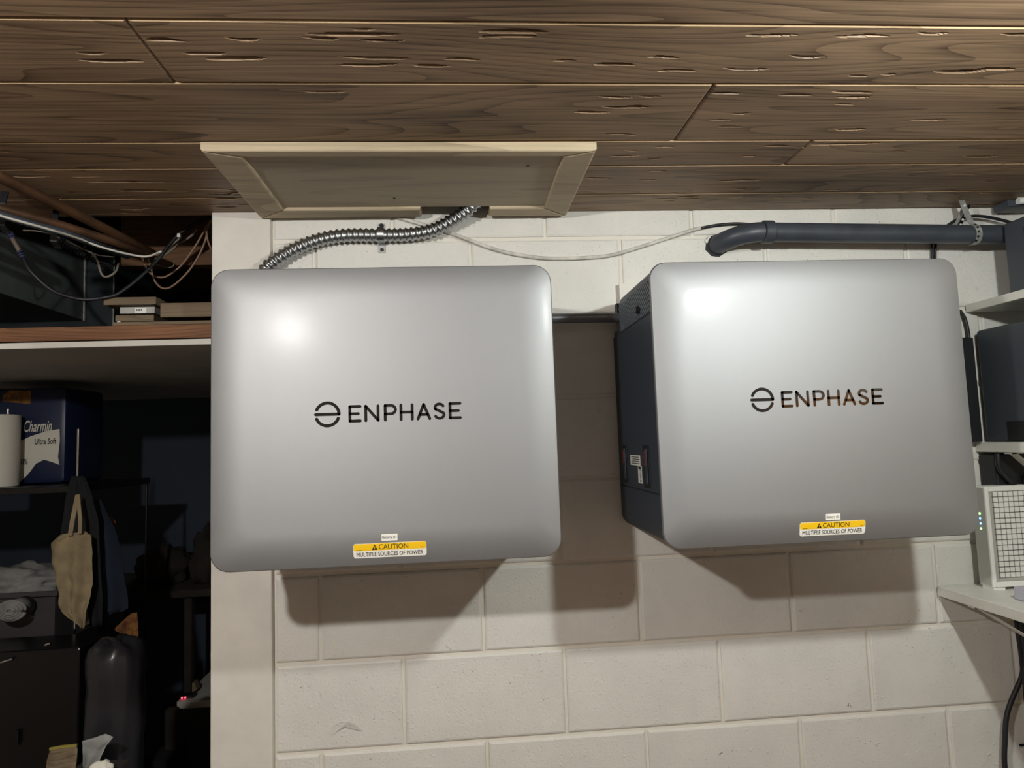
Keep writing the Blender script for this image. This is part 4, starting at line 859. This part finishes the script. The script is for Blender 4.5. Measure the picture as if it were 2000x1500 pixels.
# black chest below
bk = thing('black_chest', (-1.4, .3, 0), 'black lacquered chest at the lower left of the closet', 'chest')
bx1 = (-0.9383, 0.3200, 0.8628)[0]; ctz = (-1.0690, 0.4000, 1.0568)[2]
MB().box(-2.2, bx1, .31, .47, .002, ctz, .006).build('chest_body', 'black', bk)
for (qa, qb) in (((-1.1466, 0.3030, 1.0302), (-1.1169, 0.3030, 1.0382)), ((-1.0299, 0.3030, 1.0710), (-1.0148, 0.3030, 1.0758))):
    MB().tube([qa, qb], .0035, 8).build('edge_glint', 'chrome', bk)  # chrome rods draw the glints along the chest's top edge
MB().tube([(-1.0968, 0.3030, 0.8454), (-1.0971, 0.3030, 0.8043)], .004, 8).build('handle', 'darkmetal', bk)
# bagged bin
x0b, x1b = (-0.8418, 0.1500, 0.9230)[0], (-0.6993, 0.1500, 0.9136)[0]; zb = (-0.7618, 0.1300, 1.1084)[2]; xc = (x0b+x1b)/2; rb_ = (x1b-x0b)/2
prof = [(0.0, .80), (.15, .84), (.3, .88), (.45, .92), (.6, .93), (.72, .95), (.80, .99), (.86, 1.0), (.90, .97), (.93, 1.02), (.965, .98), (.985, .86), (.995, .66), (1.0, .3)]
b = MB(); vs = []; fs = []; sg = 40
for t, k in prof:
    for j in range(sg):
        a_ = 2*PI*j/sg; rr_ = rb_*k*(1+.030*math.sin(a_*7+t*5)+.022*math.sin(a_*13-t*9)+.16*noise.noise(Vector((math.cos(a_)*1.6, math.sin(a_)*1.6, t*5))))
        vs.append((xc+rr_*math.cos(a_), .16+rr_*math.sin(a_)*1.0, .004+zb*t+.008*math.sin(a_*5)*(t > .9)))
for i in range(len(prof)-1):
    for j in range(sg): fs.append((i*sg+j, i*sg+(j+1) % sg, (i+1)*sg+(j+1) % sg, (i+1)*sg+j))
fs += [tuple(range(sg))[::-1], tuple(range((len(prof)-1)*sg, len(prof)*sg))]
tag(b.add(vs, fs).build('bagged_bin', 'bin', smooth=True, ang=60), 'tall bin covered with a dark grey plastic bag beside the black chest', 'bin')
CT = (-0.7703, -0.0100, 0.8546)[2]
ca = thing('carton', (-0.7703, -0.0100, 0.8546), 'dark carton below the frame carrying the papers and sack in front of the bin', 'carton')
ca.location.z = 0; ORG[ca.name] = Vector(ca.location)
cx0, cx1 = (-0.8628, -0.0100, 0.8705)[0], (-0.6749, -0.0100, 0.8571)[0]
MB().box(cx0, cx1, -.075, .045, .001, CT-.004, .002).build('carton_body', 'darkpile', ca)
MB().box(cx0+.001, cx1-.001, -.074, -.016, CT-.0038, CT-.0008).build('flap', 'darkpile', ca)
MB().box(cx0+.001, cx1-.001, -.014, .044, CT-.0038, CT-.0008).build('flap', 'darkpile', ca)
tag(sheet([((-0.7732, 0.0150, 0.9141), (-0.7201, 0.0150, 0.9271)), ((-0.7716, 0.0150, 0.8938), (-0.7010, 0.0150, 0.9187)), ((-0.7712, 0.0150, 0.8701), (-0.7185, 0.0150, 0.8984)), ((-0.7708, 0.0150, 0.8488), (-0.7368, 0.0150, 0.8570))], .004, .01, 10, 4, 1).build('white_paper_bag', 'greycloth', smooth=True), 'pale paper bag standing at the foot of the bagged bin', 'bag')
tag(blob(((-0.6998, -0.0350, 0.8704)[0], -.040, CT+.017), (.026, .018, .018), 8, .4, 3, 2.2, CT).build('crumpled_paper', 'paper', smooth=True), 'crumpled white paper lump at the bottom edge below the bin', 'paper')
tag(sheet([((-0.8429, 0.0100, 0.9021), (-0.7821, 0.0100, 0.9050)), ((-0.8494, 0.0100, 0.8779), (-0.7796, 0.0100, 0.8954)), ((-0.8512, 0.0100, 0.8545), (-0.7834, 0.0100, 0.8509))], .004, .02, 10, 9, 1).build('brown_sack', 'scrap', smooth=True), 'brownish sack at the bottom edge in front of the black chest', 'sack')
tag(MB().strip([(-0.8441, 0.0100, 0.9034), (-0.8173, 0.0100, 0.9068), (-0.7821, 0.0100, 0.9079)], .006, .004, (0, 0, 1)).build('sack_rim', 'redbrown'), 'yellowish rim strip on top of the brownish sack', 'strip')
# far end of the closet
zpb = Vector((-1.1151, 1.4000, 1.0218)).z
cs = thing('closet_shelf', (-1.3, 1.5, zpb), 'dark shelf on the closet back wall carrying the brown clothes mounds', 'shelf')
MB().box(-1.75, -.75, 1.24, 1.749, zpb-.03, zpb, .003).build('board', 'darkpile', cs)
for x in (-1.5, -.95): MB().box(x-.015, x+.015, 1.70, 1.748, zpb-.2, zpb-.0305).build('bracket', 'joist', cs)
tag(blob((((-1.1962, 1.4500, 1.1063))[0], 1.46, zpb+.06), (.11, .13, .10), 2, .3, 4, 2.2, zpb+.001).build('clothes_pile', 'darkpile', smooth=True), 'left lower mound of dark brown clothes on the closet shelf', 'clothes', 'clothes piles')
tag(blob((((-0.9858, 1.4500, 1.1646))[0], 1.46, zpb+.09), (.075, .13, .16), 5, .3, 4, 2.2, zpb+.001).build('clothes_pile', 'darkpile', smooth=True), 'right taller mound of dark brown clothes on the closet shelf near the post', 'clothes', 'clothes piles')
a = Vector((-1.0309, 1.2000, 0.5835)); b2 = Vector((-0.8578, 1.2000, 0.5540))
wb = thing('work_bench', ((a.x+b2.x)/2, 1.3, 0), 'low bench with a pale front edge at the far end of the closet', 'bench')
MB().box(a.x, b2.x+.2, 1.20, 1.26+.34, b2.z, a.z, .002).build('bench_top', 'soffit', wb)
MB().box(a.x+.01, b2.x+.19, 1.215, 1.59, 0, b2.z-.0005).build('bench_body', 'ductdark', wb)
pw = thing('power_strip', ((-1.0244, 1.2400, 0.5744)[0], 1.26, a.z), 'small dark device with two red lights on the low bench', 'device')
pxa = (-1.0246, 1.2300, 0.5781)[0]
MB().box(pxa-.01, pxa+.05, 1.23, 1.27, a.z+.0005, a.z+.012, .002).build('case', 'bodydark', pw)
for d in (.0, .013): MB().box(pxa+d, pxa+d+.006, 1.228, 1.2298, a.z+.003, a.z+.008).build('red_light', 'ledred', pw)
a2 = Vector((-1.0021, 1.3000, 0.5761))
o = tag(MB().box(-.022, .022, 1.28, 1.32, 0, .035, .002).build('small_box', 'scrap'), 'small tan box tilted on the low bench', 'box'); o.location = (a2.x, 1.30, a.z+.008); o.rotation_euler = (0, math.radians(-18), 0)
a3 = Vector((-1.0493, 1.1500, 0.7009)); b3 = Vector((-1.0070, 1.1500, 0.6423))
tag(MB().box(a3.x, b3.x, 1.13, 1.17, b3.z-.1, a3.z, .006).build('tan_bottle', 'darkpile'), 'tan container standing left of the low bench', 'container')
bpy.data.objects['tan_bottle'].location.z = .42
tag(MB().box(a3.x-.05, b3.x+.02, 1.05, 1.185, 0, .419, .004).build('dark_crate', 'coat'), 'dark crate under the tan container', 'crate')
a4 = (-1.0185, 1.2700, 1.0862)[0]
MB().box(a4-.012, a4+.018, 1.27, 1.30, a.z+.001, zpb-.0305).build('post', 'darkpile', cs)
